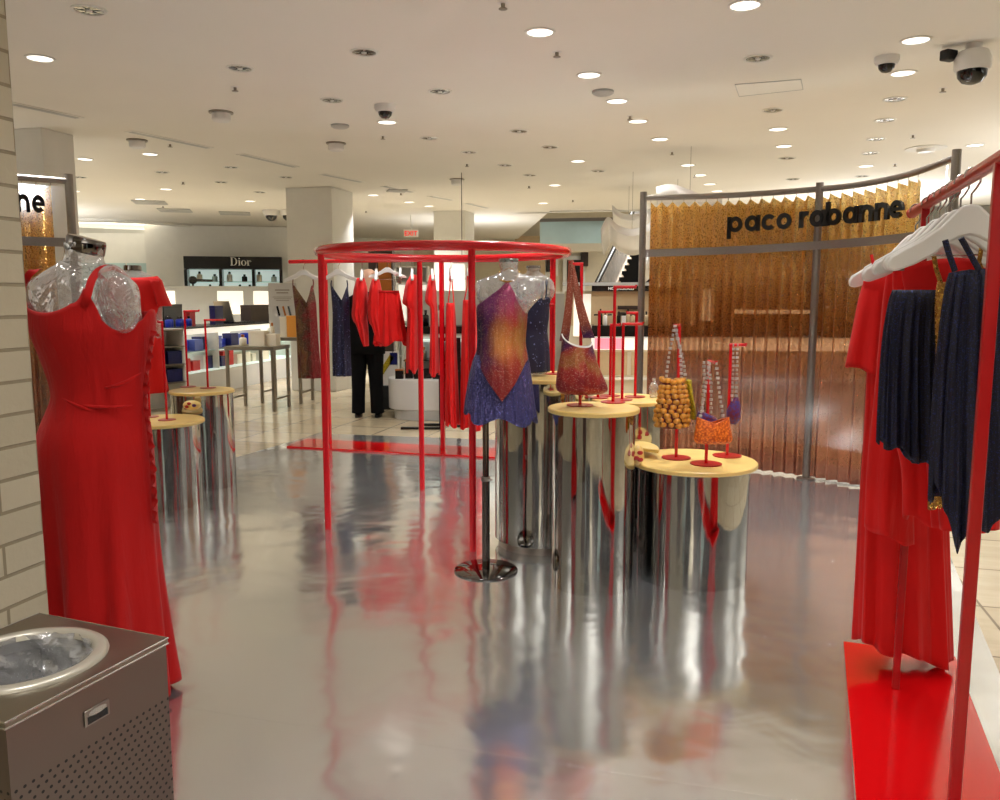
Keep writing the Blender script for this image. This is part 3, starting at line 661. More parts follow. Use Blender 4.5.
screen('chain_screen', 'steel-framed gold chain screen at far left half hidden by the brick wall', LP, lambda t: 2.35, lambda t: 1.9, (0, 1), (.05, LP.find(53,2.0)),
    'anne', LP.find(46,2.1,.07)-.20, LP.find(46,2.1,.07), .125, lambda t: 2.10, 'black end of the shop name showing beside the brick wall',
    ['narrow strip of gold chain curtain beside the brick wall at far left'])
# ------------------------------------------------------------------ red ring frame
RC = Vector((-.372, 5.515, 0)); RR = .815; RZ = 1.79
rg = thing('ring_frame', 'tall red tubular frame with a round top ring on four posts', 'display frame', RC)
MB().tube([RC+Vector((RR*math.cos(2*PI*k/72), RR*math.sin(2*PI*k/72), RZ)) for k in range(72)], .029, 14, closed=True).build('ring', 'redpaint_lit', rg)
for a in (204, 285, 24, 107):
    q = RC+Vector((RR*math.cos(math.radians(a)), RR*math.sin(math.radians(a)), 0))
    MB().tube([q+Z*.003, q+Z*RZ], .021, 14).build('post', 'redpaint_lit', rg)
# ------------------------------------------------------------------ chrome pedestals
def pedestal(label, x, y, rb, rt, h, kick=0):
    t = thing('pedestal', label, 'pedestal', (x,y,0), 'mirrored round pedestals'); t.pop('group')
    if kick: MB().lathe([(rb-.02,.003),(rb-.02,.06)], (x,y,0), 64).build('kick_band', 'frame', t)
    MB().lathe([(rb,.003 if not kick else .05),(rb,h-.022)], (x,y,0), 72).build('drum', 'chrome', t)
    MB().lathe([(0,h-.024),(rt-.004,h-.024),(rt,h-.02),(rt,h-.005),(rt-.005,h),(0,h)], (x,y,0), 64).build('top', 'yellow', t)
    return t
PT_ = dict(tall=(.483,4.19,.215,.236,.937), low=(1.04,4.33,.295,.332,.632), back=(.78,4.9,.205,.24,.897), dress=(.25,4.89,.28,.30,1.035), l1=(-2.46,5.87,.275,.305,.618), l2=(-2.36,6.45,.235,.247,.772))
pedestal('tall mirrored drum pedestal with yellow top under the sparkling slouch bag', *PT_['tall'])
pedestal('low wide mirrored drum pedestal with yellow top under the beaded purses', *PT_['low'])
pedestal('mirrored drum pedestal half hidden behind the tall and low ones', *PT_['back'])
pedestal('mirrored drum pedestal behind the dressed bust under the navy sequin dress', *PT_['dress'], 1)
pedestal('low mirrored pedestal with yellow top beside the red gown at left', *PT_['l1'])
pedestal('taller mirrored pedestal behind the low one in the left group', *PT_['l2'])
def hook_stand(label, ped, foot, post_px, ytop, end_px, yend=None, Yend=None, rd=.062):
    """red L-shaped hook stand on a round base plate, foot given as a pixel on the pedestal top"""
    h = PT_[ped][4]; f = G(foot[0], foot[1], h); q = f.copy()
    a = 0
    top = W(post_px, ytop, f.y); q = Vector((f.x, f.y, h))
    ztop = top.z; ex = W(end_px, yend if yend else ytop, Yend if Yend else f.y)
    t = thing('hook_stand', label, 'display stand', q)
    MB().lathe([(0,h+.001),(rd,h+.001),(rd,h+.005),(0,h+.006)], (q.x,q.y,0), 32).build('base_plate', 'reddisc', t)
    MB().tube([q+Z*.004, Vector((q.x,q.y,ztop))], .0085, 10).build('stem', 'redpaint_lit', t)
    e = Vector((ex.x, ex.y, ztop))
    d = (e-Vector((q.x,q.y,ztop))).normalized()
    MB().tube([Vector((q.x,q.y,ztop))-d*.008, e, e+Z*.012], .0085, 10).build('arm', 'redpaint_lit', t)
    return q, e
bagq = hook_stand('red hook stand carrying the sparkling slouch bag on the tall pedestal', 'tall', (580,405.5), 584, 264, 570, None, None, .07)
hook_stand('empty tall red hook stand beside the slouch bag on the tall pedestal', 'tall', (613,402.5), 609, 287, 636, None, None, .066)
hook_stand('short red hook stand on the hidden pedestal just right of the slouch bag', 'back', (598,398), 597, 312, 615)
hook_stand('short red hook stand on the hidden pedestal behind the tall empty stand', 'back', (610,396), 608, 325, 620)
hook_stand('red hook stand on the hidden pedestal with arm pointing past the screen pole', 'back', (622,400), 621, 324, 643)
hook_stand('red hook stand on the hidden pedestal close beside the screen pole', 'back', (635,397), 634, 313, 627)
hook_stand('red hook stand with short arm beside the navy sequin dress', 'dress', (553,374), 553, 305, 541)
bA = hook_stand('red hook stand carrying the golden beaded bag on the low pedestal', 'low', (676,458), 678, 325, 675, None, 4.2, .078)
bB = hook_stand('red hook stand with long arm carrying the small navy purse', 'low', (727,456), 714, 345, 746, None, None, .078)
bC = hook_stand('red hook stand carrying the orange beaded purse at the front of the low pedestal', 'low', (706,464), 702, 361, 716, None, 4.08, .082)
hook_stand('red hook stand at the right front of the low left pedestal', 'l1', (167,420), 168, 322, 158)
hook_stand('red hook stand at the left of the low left pedestal half hidden by the gown', 'l1', (150,417), 149, 318, 140)
hook_stand('red hook stand with the higher arm on the taller left pedestal', 'l2', (188,387), 182, 311, 199)
hook_stand('red hook stand with the lower arm on the taller left pedestal', 'l2', (208,388), 203, 320, 225)
def dotted(label, px, py, Y, rx, rz, ry, dots, group=None, rot=0):
    p = W(px, py, Y); t = thing('studded_sandal', label, 'display piece', p)
    MB().sphere((p.x,p.y,p.z), 1, 24, (rx, ry, rz)).build('body', 'yellow', t)
    for u, v, m in dots:
        yy = ry*math.sqrt(max(.02, 1-u*u-v*v))
        MB().sphere((p.x+u*rx, p.y-yy, p.z+v*rz), 1, 14, (.016, .006, .012)).build('stud', m, t)
dotted('yellow rounded display piece with three studs at the back of the low left pedestal', 192, 405, 6.06, .068, .036, .035, [(-.4,-.25,'reddisc'),(-.15,.4,'reddisc'),(.4,.0,'navyweave')])
dotted('yellow rounded display piece with red studs on the rim of the low pedestal', 637.5, 455, 4.22, .034, .056, .03, [(-.3,-.2,'reddisc'),(.3,-.35,'reddisc'),(.25,.3,'reddisc')])
p = W(646, 443, 4.5); p.z = PT_['low'][4]+.004
t = tag(MB().prism([(p.x+.075*math.cos(a*PI/14)-.02, p.y+.17*math.sin(a*PI/14)-.06) for a in range(-3, 15)], lambda x,y,d: Vector((x,y,p.z+.03+d)), .02).build('yellow_plate', 'yellow', bevel=.004), 'small yellow half-round plate at the left back of the low pedestal', 'display plate')
# ------------------------------------------------------------------ bags and purses
def chainmb(b, pts, gap=.021, r=.0105):
    for i in range(len(pts)-1):
        a, c = Vector(pts[i]), Vector(pts[i+1]); n = max(1, int((c-a).length/gap))
        for k in range(n):
            q = a.lerp(c, (k+.5)/n); b.sphere(q, r, 6, (1,1,1.25) if k % 2 else (.7,1.2,1.25))
    return b
# slouch bag on the tall pedestal
Yb = bagq[0].y-.05; e = bagq[1]
t = thing('slouch_bag', 'sparkling orange, red and purple slouch bag hanging from the tall hook stand', 'bag', W(581,393,Yb))
b = MB(); sil(b, [(339,562,591,.035),(352,561,594,.05),(366,558.5,598,.07),(380,556.5,604,.085),(390,557.5,607,.08),(393.5,563,602,.05)], Yb, top=lambda th: 338+8*abs(math.sin(th))+4*math.cos(th), folds=(5,.006,.4), cap1=True)
bb = b.build('body', 'galaxybag', t, solid=.003)
top = Vector((e.x, e.y, e.z))
L = W(564,341,Yb); R = W(589,338,Yb); b = MB()
def band(b, p0, p1, p2, w0, w1, n=14):
    rows = []
    for k in range(n+1):
        s_ = k/n; q = p0*(1-s_)**2+p1*2*s_*(1-s_)+p2*s_*s_; w = w0+(w1-w0)*s_
        rows.append([q+Vector((-w,0,0)), q+Vector((0,-.006,0)), q+Vector((w,0,0)), q+Vector((0,.006,0))])
    b.grid(rows, cap0=True, cap1=True)
band(b, top+Vector((.003,0,.018)), W(571,300,Yb), L, .012, .024); band(b, top+Vector((.006,0,.018)), W(577,300,Yb), R, .012, .030)
b.build('handle', 'galaxybag', t)
b = MB(); rim = []
for k in range(40):
    th = 2*PI*k/40; py = 338+8*abs(math.sin(th))+4*math.cos(th); r = herm([(339,562,591,.035),(352,561,594,.05)], py); Lp, Rp = W(r[0],py,Yb), W(r[1],py,Yb)
    rim.append(Vector(((Lp.x+Rp.x)/2+(Rp.x-Lp.x)/2*math.cos(th), Yb+r[2]*math.sin(th), Lp.z)))
b.tube(rim, .004, 6, closed=True).build('pale_piping', 'plastic', bb)
# golden bead bag
e = bA[1]; Yg = e.y-.02
t = thing('beaded_bag', 'golden beaded bag on a silver chain over the low pedestal', 'bag', W(671,427,Yg))
rows = [(381,662,683,.03),(395,660,685.5,.045),(412,656.5,687.5,.05),(424,656.5,687,.045),(428,662,684,.03)]
sil(MB(), rows, Yg, cap1=True, cap0=True, nr=12, nc=28).build('lining', 'beadcore', t)
b = MB()
for i in range(10):
    py = 382+i*4.7; r = herm(rows, py); Lp, Rp = W(r[0],py,Yg), W(r[1],py,Yg); hw = (Rp.x-Lp.x)/2
    for j in range(12):
        th = 2*PI*(j+.5*(i%2))/12+.25*math.sin(i*1.7); q_ = random.uniform(.85,1.15); b.sphere((Lp.x+hw+hw*1.0*math.cos(th), Yg+(r[2]+.002)*math.sin(th)*.95, Lp.z+random.uniform(-.004,.004)+(.014*abs(math.cos(th)) if i == 0 else 0)), .0172*q_, 10, (1,.85,.86))
b.build('beadwork', 'bead', t)
chainmb(chainmb(MB(), [e+Z*.012, W(669,355,Yg), W(665.5,383,Yg)]), [e+Z*.012, W(680,350,Yg), W(682,384,Yg)]).build('chain_strap', 'chain', t)
t = thing('beaded_bag', 'slim lime-yellow woven bag hanging behind the golden beaded bag', 'bag', W(690,418,Yg+.06))
sil(MB(), [(380,683,691,.05),(395,686,692,.07),(410,688,694.5,.08),(418,689,696,.06)], Yg+.06, cap0=True, cap1=True).build('body', 'yellowweave', t)
chainmb(MB(), [Vector((e.x, e.y+.03, e.z+.012)), W(683,360,Yg+.05), W(686,381,Yg+.06)]).build('chain_strap', 'chain', t)
# orange purse and navy purse behind it
e = bC[1]; Yo = e.y+.0
t = thing('beaded_purse', 'bright orange bead-woven purse at the front of the low pedestal', 'bag', W(712,443,Yo))
sil(MB(), [(418,697,729,.025),(430,695.5,730.5,.04),(440,694,732,.042),(443,697,729,.03)], Yo, top=lambda th: 423-6*abs(math.cos(th)), folds=(9,.002,0), cap1=True).build('body', 'orangeweave', t, solid=.003)
chainmb(chainmb(MB(), [Vector((e.x-.03,e.y,e.z+.01)), W(706,385,Yo), W(700,418,Yo)]), [Vector((e.x,e.y,e.z+.01)), W(719,390,Yo), W(723,418,Yo)]).build('chain_strap', 'chain', t)
b = MB(); b.tube([Vector((e.x-.055,e.y+.02,e.z-.005)), e], .007, 8)
t = thing('beaded_purse', 'small navy purse just behind the bright orange one', 'bag', W(707,424,Yo+.08))
sil(MB(), [(412,698,704,.02),(418,696,716,.03),(430,696,716,.03),(434,700,712,.02)], Yo+.08, cap0=True, cap1=True).build('body', 'navyweave', t)
chainmb(chainmb(MB(), [Vector((e.x-.05,e.y+.04,e.z+.01)), W(704,380,Yo+.08), W(702,413,Yo+.08)]), [Vector((e.x-.03,e.y+.04,e.z+.01)), W(711,385,Yo+.08), W(711,414,Yo+.08)]).build('chain_strap', 'chain', t)
t = thing('beaded_purse', 'small yellow woven purse peeping out left of the bright orange one', 'bag', W(698,438,Yo+.07))
sil(MB(), [(424,696,704,.02),(432,694.5,704,.03),(438,694,702,.02)], Yo+.06, cap0=True, cap1=True).build('body', 'yellowweave', t)
e = bB[1]; Yn = e.y
t = thing('beaded_purse', 'navy and red teardrop purse hanging by itself on the long-armed stand', 'bag', W(733,424,Yn))
sil(MB(), [(397,735,738,.012),(404,729,740,.025),(412,726.5,740.5,.035),(419,727,740,.03),(424,731,737,.012)], Yn, cap0=True, cap1=True).build('body', 'navyweave', t)
b = MB(); ar = W(734,345,Yn); ar.z = e.z
chainmb(chainmb(b, [Vector((ar.x-.006,Yn,e.z+.012)), W(733,372,Yn), W(731.5,402,Yn)]), [Vector((ar.x+.018,Yn,e.z+.012)), W(737,372,Yn), W(736,398,Yn)]).build('chain_strap', 'chain', t)
# ------------------------------------------------------------------ busts and dresses
def stand_pole(t, x, y, z1, r=.0215, base=.175):
    MB().lathe([(0,.003),(base,.003),(base,.010),(base-.006,.014),(r,.016),(0,.016)], (x,y,0), 48).build('base_plate', 'mirror', t)
    lp = MB().tube([(x,y,.015),(x,y,z1*.52)], r, 18).build('lower_pole', 'mirror', t)
    MB().tube([(x,y,z1*.52),(x,y,z1)], r*.8, 18).build('upper_pole', 'mirror', t)
    MB().lathe([(r+.004,z1*.52-.012),(r+.004,z1*.52+.012)], (x,y,0), 18).build('collar', 'frame', lp)
    MB().tube([(x+.01,y-r,z1*.52),(x+.035,y-r,z1*.52-.004)], .006, 8).build('clamp_knob', 'frame', lp)
# centre bust
Y1 = 4.37
q = G(486,571)
t = thing('mannequin', 'clear acrylic bust on a pole wearing the ember-print halter top at centre', 'mannequin', (q.x,q.y,0))
stand_pole(t, q.x, q.y, 1.0)
TB = [(259,499,518.5,.050),(266,499.5,518.5,.048),(273,500,519,.048),(278,484,538,.055),(283,476,544.5,.062),(292,475.5,545,.075),(302,479,536,.085),(312,479.5,528,.10),(324,480,526,.11),(340,481,524,.095),(356,480,527,.10),(376,478,529,.11),(395,478,529,.11)]
sil(MB(), TB, Y1, nr=60, nc=56, cap0=False, cap1=True, folds=(3,.004,.5)).build('torso', 'clear', t)
c_ = W(508.7,259,Y1); MB().lathe([(0,.002),(.048,.002),(.052,-.006),(.052,-.014),(.048,-.016)], c_, 28).build('neck_cap', 'mirror', t)
for px in (478,543.5):
    c_ = W(px,290,Y1); MB().sphere(c_, 1, 16, (.012,.055,.055)).build('arm_cap', 'clear', t)
d = thing('halter_top', 'ember-print purple, orange and red sequin halter top on the centre bust', 'top', W(503,340,Y1))
HT = [(281,500,515,.060),(288,494,518,.086),(296,485,522,.098),(306,477,527,.108),(316,476.5,527,.118),(328,477,526,.124),(342,477.5,525,.128),(356,476.5,527,.142),(376,474,530,.166),(398,474,530,.182)]
def httop(th):
    s_ = math.sin(th); return 281 + (25*abs(math.cos(th))**1.6 if s_ < 0 else 25+25*s_)
sil(MB(), HT, Y1, top=httop, bottom=lambda th: (398-40*abs(math.cos(th))) if math.sin(th) < 0 else 358+14*math.sin(th), nr=44, nc=64, folds=(7,.009,.6), fexp=1.2).build('bodice', 'galaxy', d, solid=.002)
b = MB(); b.tube([W(500,280,Y1-.05), W(507,282,Y1-.068), W(514.5,280.5,Y1-.05), W(519.5,272,Y1+.02), W(509,268,Y1+.055), W(498.5,273,Y1+.02), W(500,280,Y1-.05)], .0045, 8)
b.build('gold_neck_band', 'goldseq', d)
d = thing('pleated_skirt', 'short navy glitter pleated skirt on the centre bust', 'skirt', W(502,424,Y1))
SK = [(350,477,527,.108),(362,472.5,529,.118),(380,468.5,531.5,.13),(400,465.5,534,.142),(424,463,538,.155)]
sb_ = sil(MB(), SK, Y1, bottom=lambda th: 419+4*math.sin(5*th)-(5 if math.cos(th) < -.8 else 0)+2*math.cos(th), nr=26, nc=140, folds=(30,.0042,0), fexp=.7).build('skirt_body', 'navyseq', d, solid=.002)
sil(MB(), [(350,479,524.5,.100),(354,478.5,525,.102)], Y1, nr=3).build('waistband', 'darknavy', sb_, solid=.002)
# navy dress bust on the pedestal behind
Y2 = 4.86
t = thing('mannequin', 'clear acrylic bust standing on the pedestal behind, wearing the navy sequin dress', 'mannequin', W(530,374,Y2))
t.location.z = PT_['dress'][4]; ORG[t.name] = Vector(t.location)
TB2 = [(266,526,541,.045),(273,526,541,.045),(278,514,550,.055),(284,509,554,.065),(294,508,554.5,.075),(304,512,549,.09),(318,513,548,.10),(334,514,545,.09),(352,511,547,.10),(373,511,547,.10)]
sil(MB(), TB2, Y2, nr=46, nc=44, cap1=True).build('torso', 'clear', t)
c_ = W(533.5,266,Y2); MB().lathe([(0,.002),(.042,.002),(.045,-.012)], c_, 24).build('neck_cap', 'mirror', t)
d = thing('navy_dress', 'short navy sequin dress with thin straps on the bust behind the ember-print top', 'dress', W(530,371,Y2))
sil(MB(), [(292,508.5,553,.085),(304,510,549.5,.11),(318,511,548.5,.112),(332,511.5,547,.104),(350,508,549,.115),(371,506,549.5,.125)], Y2, top=lambda th: 303-9*max(0,-math.sin(th))*abs(math.cos(th))-2*math.cos(th), nr=30, nc=60, folds=(9,.006,0)).build('dress_body', 'navydress', d, solid=.002)
b = MB()
for x in (517, 545.5):
    b = MB(); b.tube([W(x,299,Y2-.095), W(x+1,285,Y2-.075), W(x+1.2,279,Y2-.02), W(x+.8,284,Y2+.06), W(x,302,Y2+.10)], .006, 6)
    b.build('strap', 'navydress', d)
b = MB(); b.tube([Vector((W(530,322,Y2).x+.172*math.cos(2*PI*k/40), Y2+.118*math.sin(2*PI*k/40), W(530,322,Y2).z)) for k in range(40)], .004, 6, closed=True)
# left red gown
Y3 = 2.92
t = thing('mannequin', 'large clear acrylic mannequin with cut neck at left wearing the long red gown', 'mannequin', (W(100,700,Y3).x,Y3,0))
TB3 = [(243,64,104.5,.062),(252,65.5,103.5,.060),(260,63,103,.060),(267,52,108,.068),(274,41,122,.085),(282,30,134,.105),(292,28,138.5,.12),(305,30,139.5,.130),(318,35,141,.138),(335,42,144,.145),(360,52,141,.115),(385,60,137,.10),(410,58,137,.11),(445,49,142,.14),(480,48,144,.14)]
sil(MB(), TB3, Y3, nr=70, nc=64, cap1=True, folds=(4,.008,.9), fexp=.4).build('torso', 'clear', t)
n0 = W(68,238,Y3); n1 = W(104,247,Y3); cc = (n0+n1)/2; hw = (n1-n0).length/2
rows = []
for k, (rr, up) in enumerate(((.0,.016),(.6,.018),(.96,.016),(1.03,.008),(1.04,-.03),(1.0,-.036))):
    rows.append([cc+(n1-n0).normalized()*hw*rr*math.cos(2*PI*j/32)+Vector((0,.06*rr*math.sin(2*PI*j/32),0))+Vector((.22,0,.97))*up for j in range(32)])
MB().grid(rows[1:], cap0=True).build('neck_cap', 'mirror', t)
ac = W(116,299,Y3-.125); rows = []
ux = Vector((.93,-.36,-.08)).normalized()
for rr, dp in ((1.0,0),(1.04,.008),(1.0,.018),(.8,.024),(.3,.028)):
    rows.append([ac+ux*.088*rr*math.cos(2*PI*j/36)+Vector((-.1,.0,1)).normalized()*.112*rr*math.sin(2*PI*j/36)+Vector((-.36,-.93,0))*(dp-.014) for j in range(36)])
MB().grid(rows, cap1=True).build('arm_cap', 'clear', t)
b = MB(); q = W(100,640,Y3); MB().lathe([(0,.001),(.2,.001),(.2,.012),(.02,.016)], (q.x,Y3,0), 40).build('base_plate', 'mirror', t)
MB().tube([(q.x,Y3,.01),(q.x,Y3,.95)], .022, 16).build('pole', 'mirror', t)
d = thing('red_gown', 'long red sleeveless gown with side ruffle at left beside the brick wall', 'dress', (q.x,Y3,.02))
DR = [(268,27,125,.10),(290,27.5,139,.135),(305,28,150,.150),(318,31,153,.158),(332,35,152,.165),(360,45,148,.140),(385,53,144.5,.125),(398,54,144.5,.125),(412,49,145.5,.135),(430,42.5,148,.155),(447,39,150,.165),(480,41,152,.168),(520,43,154,.165),(560,45.5,157,.168),(600,49,161,.18),(640,52,165,.20),(690,54,170,.23)]
def drtop(th):
    c_, s_ = math.cos(th), math.sin(th)      # near side: scooped back neckline at left, deep armhole at right
    if s_ < 0:
        u = c_
        if u < .10: return 303+9*max(0, 1-((u+.40)/.48)**2)
        if u < .36: return 303-17*((u-.10)/.26)**1.6
        if u < .47: return 286+33*((u-.36)/.11)**.8
        if u < .94: return 319+10*math.sin((u-.47)/.47*PI)
        return 319-10*(u-.94)/.06
    return 311+6*s_*abs(c_)-2
sil(MB(), DR, Y3, top=drtop, bottom=lambda th: 700-10*max(0, math.cos(th)) if True else 0, nr=90, nc=180, folds=(9,.034,.8), fexp=3.2).build('gown_body', 'redjersey', d, solid=.003)
b = MB()
def ribbon(b, pts, w, tdir=Vector((0,0,1))):
    rows = []
    for i, q in enumerate(pts):
        a = pts[max(0,i-1)]; c2 = pts[min(len(pts)-1,i+1)]; tt = (c2-a).normalized(); s_ = tt.cross(Vector((.2,-1,.1))).normalized(); nn = tt.cross(s_)
        rows.append([q+s_*w, q+nn*.003, q-s_*w, q-nn*.003])
    b.grid(rows, cap0=True, cap1=True)
def spl(pts, n=8):
    out = []; P = [pts[0]]+list(pts)+[pts[-1]]
    for i in range(1, len(P)-2):
        for k in range(n):
            u = k/n; out.append(.5*((2*P[i])+(P[i+1]-P[i-1])*u+(2*P[i-1]-5*P[i]+4*P[i+1]-P[i+2])*u*u+(3*P[i]-P[i-1]-3*P[i+1]+P[i+2])*u**3))
    return out+[pts[-1]]
ribbon(b, spl([W(84,306,Y3-.155), W(87.5,295,Y3-.16), W(91.5,281,Y3-.13), W(98,271.5,Y3-.09), W(107,268,Y3-.04), W(117,270,Y3+.02), W(126,279,Y3+.08), W(133,292,Y3+.12), W(138,306,Y3+.14)]), .013)
b.build('strap', 'redjersey', d); b = MB()
ribbon(b, spl([W(29.5,306,Y3+.02), W(26.5,288,Y3+.01), W(27.5,277,Y3-.01), W(33,271,Y3-.0), W(38,270,Y3+.05)]), .012)
b.build('strap', 'redjersey', d)
b = MB()
edge = []
for k in range(120):
    py = 330+k*1.62; r = herm(DR, py); wv = 1.6*math.sin(k*.9)+1.2*math.sin(k*.37+1); edge.append([W(r[1]-1.5, py, Y3-.03), W(r[1]+2.2+wv+.6, py+1.2*math.cos(k*.8), Y3-.05+.012*math.cos(k*.9)), W(r[1]+1.6+wv, py+.6, Y3-.03+.012*math.cos(k*.9))])
MB().grid(edge, closed=True, cap0=True, cap1=True).build('ruffle', 'redjersey', d)
b = MB()
for k, (py, tl, bend) in enumerate(((393,(57,395),(110,413)),(401,(60,401),(133,405)),(380,(100,388),(142,372)))):
    a, c2 = tl, bend; b.tube([W(a[0]+(c2[0]-a[0])*s_/12, a[1]+(c2[1]-a[1])*s_/12+4*math.sin(PI*s_/12), Y3-.128+.05*abs(s_/6-1.0)**2*.6) for s_ in range(13)], [.001+.0055*math.sin(PI*s_/12) for s_ in range(13)], 8)
b.build('gathered_fold', 'redjersey', d)
c_ = W(77,309,Y3-.16); tag(MB().box(c_.x-.03,c_.y+.02,c_.z-.008,.05,.006,.012,-.1).build('garment_tag','plastic',bevel=.002), 'white garment tag tucked into the back of the red gown', 'tag')
# red tee bust behind the gown
Y4 = 6.35
q = W(142,420,Y4)
t = thing('mannequin', 'small clear bust half hidden behind the gown, wearing a short red dress', 'mannequin', (q.x,Y4,0))
stand_pole(t, q.x, Y4, .9)
sil(MB(), [(266,124,141,.06),(271,125,140,.055),(276,112,153,.07),(290,108,160,.09),(320,112,162,.11),(350,112,160,.11),(375,112,160,.11)], Y4, nr=30, nc=40, cap1=True).build('torso', 'clear', t)
c_ = W(132.5,266,Y4); MB().lathe([(0,.004),(.062,.004),(.066,-.03),(.06,-.034)], c_, 24).build('neck_cap', 'mirror', t)
d = thing('red_dress', 'short-sleeved red dress on the bust half hidden behind the long gown', 'dress', W(140,392,Y4))
sil(MB(), [(274,114,154,.09),(280,110,161,.11),(292,109,162,.13),(310,112,161,.135),(335,115,160,.125),(345,113,161.5,.135),(370,110,164,.15),(392,108,167.5,.16)], Y4, top=lambda th: 276+2*abs(math.sin(th)), nr=30, nc=60, folds=(8,.012,0)).build('dress_body', 'redtee', d, solid=.003)
b = MB(); sil(b, [(280,150,160.5,.08),(292,155,164,.085),(306,159,170.5,.085)], Y4, nr=8, nc=24).build('sleeve', 'redtee', d, solid=.003); b = MB(); sil(b, [(280,106,116,.08),(292,101,113,.085),(306,97,109,.085)], Y4, nr=8, nc=24)
b.build('sleeve', 'redtee', d, solid=.003)
sil(MB(), [(333.5,114,160.8,.14),(336,114,160.8,.14)], Y4, nr=2).build('belt', 'redjersey', d, solid=.002)
# ------------------------------------------------------------------ hangers and clothes rails
def hanger_proto(clips, wide=False):
    t = thing('clothes_hanger', 'x', 'hanger', (0,0,0))
    hk = [(-.019*math.cos(a*PI/10*1.0)+.0, 0, .019*math.sin(a*PI/10)) for a in range(0, 11)]
    hk = [(-.020,0,-.006)]+hk+[(.019,0,-.02),(.010,0,-.036),(0,0,-.050),(0,0,-.085)]
    MB().tube([Vector(p)-Z*.0 for p in hk], .0028, 6).build('hook', 'hook', t)
    up = [(0,-.078),(.022,-.080),(.040,-.092),(.075,-.118),(.12,-.140),(.17,-.158),(.205,-.172),(.216,-.184),(.212,-.197),(.19,-.200),(.14,-.188),(.09,-.170),(.05,-.148),(.025,-.138),(0,-.135)]
    if wide: up = [(x*.92, -.078+(z+.078)*1.45) for x, z in up]
    poly = up+[(-x,z) for x,z in up[-2:0:-1]]
    b = MB()
    b.prism([(x,z) for x,z in poly], lambda x,z,d: Vector((x,-.013+d,z)), .026)
    b.build('yoke', 'plastic', t, bevel=.006, smooth=True)
    if clips:
        MB().tube([(-.17,0,-.215),(.17,0,-.215)], .003, 6).build('bar', 'hook', t)
        for sx in (-1,1):
            MB().tube([(sx*.15,0,-.19),(sx*.15,0,-.216)], .003, 6).build('bar_link', 'hook', t)
            MB().box(sx*.14,0,-.262,.026,.022,.058).build('clip', 'steel', t, bevel=.003)
    return t
HP = {}
def hanger(label, x, y, z, rot, clips=False, group=None, scale=1.0, wide=False):
    """z: centre line of the rail the hook sits on"""
    key = (clips, wide)
    if key not in HP:
        HP[key] = o = hanger_proto(clips, wide); o.location = (x,y,z); o.rotation_euler = (0,0,rot); o['label'] = label; o.scale = (scale,)*3
    else: o = dup(HP[key], (x,y,z), label, rot, scale=scale)
    if group: o['group'] = group
    return o
# rail behind the ring
v2 = Vector((.965,-.263,0)); u2 = Vector((.263,.965,0)); c2 = Vector((-2.14,8.09,0)); RZ2 = 1.85
m0 = c2+u2*.225
def r2(s): return m0+v2*s
t = thing('clothes_rail', 'red straight clothes rail on a red floor plate behind the ring frame', 'clothes rail', r2(1))
cc = c2+v2*1.17+u2*.225
MB().obox(cc+Z*.011, v2, u2, Z, 1.17, .225, .008).build('floor_plate', 'redplate', t, smooth=False, bevel=.003)
MB().tube([r2(-.03)+Z*RZ2, r2(2.0)+Z*RZ2], .019, 12).build('rail', 'redpaint_lit', t)
for s_ in (.36, 1.58): MB().obox(r2(s_)+Z*((RZ2+.019)/2), v2, u2, Z, .02, .02, (RZ2-.019)/2).build('post', 'redpaint_lit', t, smooth=False, bevel=.004)
def s_of(px): return min((abs(PXL(*(r2(k/200-.05)+Z*RZ2))[0]-px), k/200-.05) for k in range(440))[1]
def garment2(name, label, cat, px, hangrot, m, rows, hl, top=None, bottom=None, folds=(7,.012,.3), straps=(), clips=False, nr=34, strapw=.006, group=None, fexp=.8):
    q = r2(s_of(px)); Yq = q.y
    hanger(hl, q.x, q.y, RZ2+.002, hangrot, clips, 'white hangers on the rail behind the ring')
    d = thing(name, label, cat, (q.x, Yq, W(px, rows[-1][0], Yq).z), group)
    sil(MB(), rows, Yq, top=top, bottom=bottom, nr=nr, nc=60, folds=folds, fexp=fexp).build('body', m, d, solid=.002)
    for st in straps: MB().tube([W(x,y,Yq+dy) for x,y,dy in st], strapw, 6).build('strap', m, d)
    return d, Yq
VA = math.atan2(v2.y, v2.x); UA = math.atan2(u2.y, u2.x)
vneck = lambda lo, hi: (lambda th: lo+(hi-lo)*max(0, 1-abs(math.cos(th))*1.15) - (0 if math.sin(th) < 0 else (hi-lo)*.3*max(0,1-abs(math.cos(th)))))
garment2('long_dress', 'long rust and red glitter V-neck dress at the left end of the far rail', 'dress', 303, VA, 'rust', [(287,292.5,313,.03),(300,294,315.5,.05),(315,296,316.5,.06),(340,297.5,318,.06),(378,299.5,321,.07)], 'white hanger at the far left end of the far rail holding the rust dress', top=vneck(286,310), straps=(((293,288,0),(292.8,283,0),(293,279.5,.01)),((313,288,0),(313.5,283,0),(313,279.5,.01))))
garment2('long_dress', 'navy glitter V-neck dress second from the left on the far rail', 'dress', 338, VA, 'navydress', [(289,331,348,.03),(300,332,349,.05),(315,333,349,.055),(345,333,350,.055),(376,334,351,.065)], 'white hanger holding the navy V-neck dress', top=vneck(287,306), straps=(((331.5,290,0),(331,284,0),(331.5,280.5,.01)),((347.5,290,0),(347.5,284,0),(347,280.5,.01))))
garment2('draped_blouse', 'narrow red draped top hanging in front of the person in black', 'top', 362, UA+.38, 'redlight', [(278,357.5,364,.10),(290,354.5,367,.16),(305,353.5,367.5,.17),(316,353,366.5,.16),(330,358,367.5,.13),(347,361,368,.08)], 'white hanger of the draped red top in front of the person', bottom=lambda th: 346-26*max(0,-math.cos(th)))
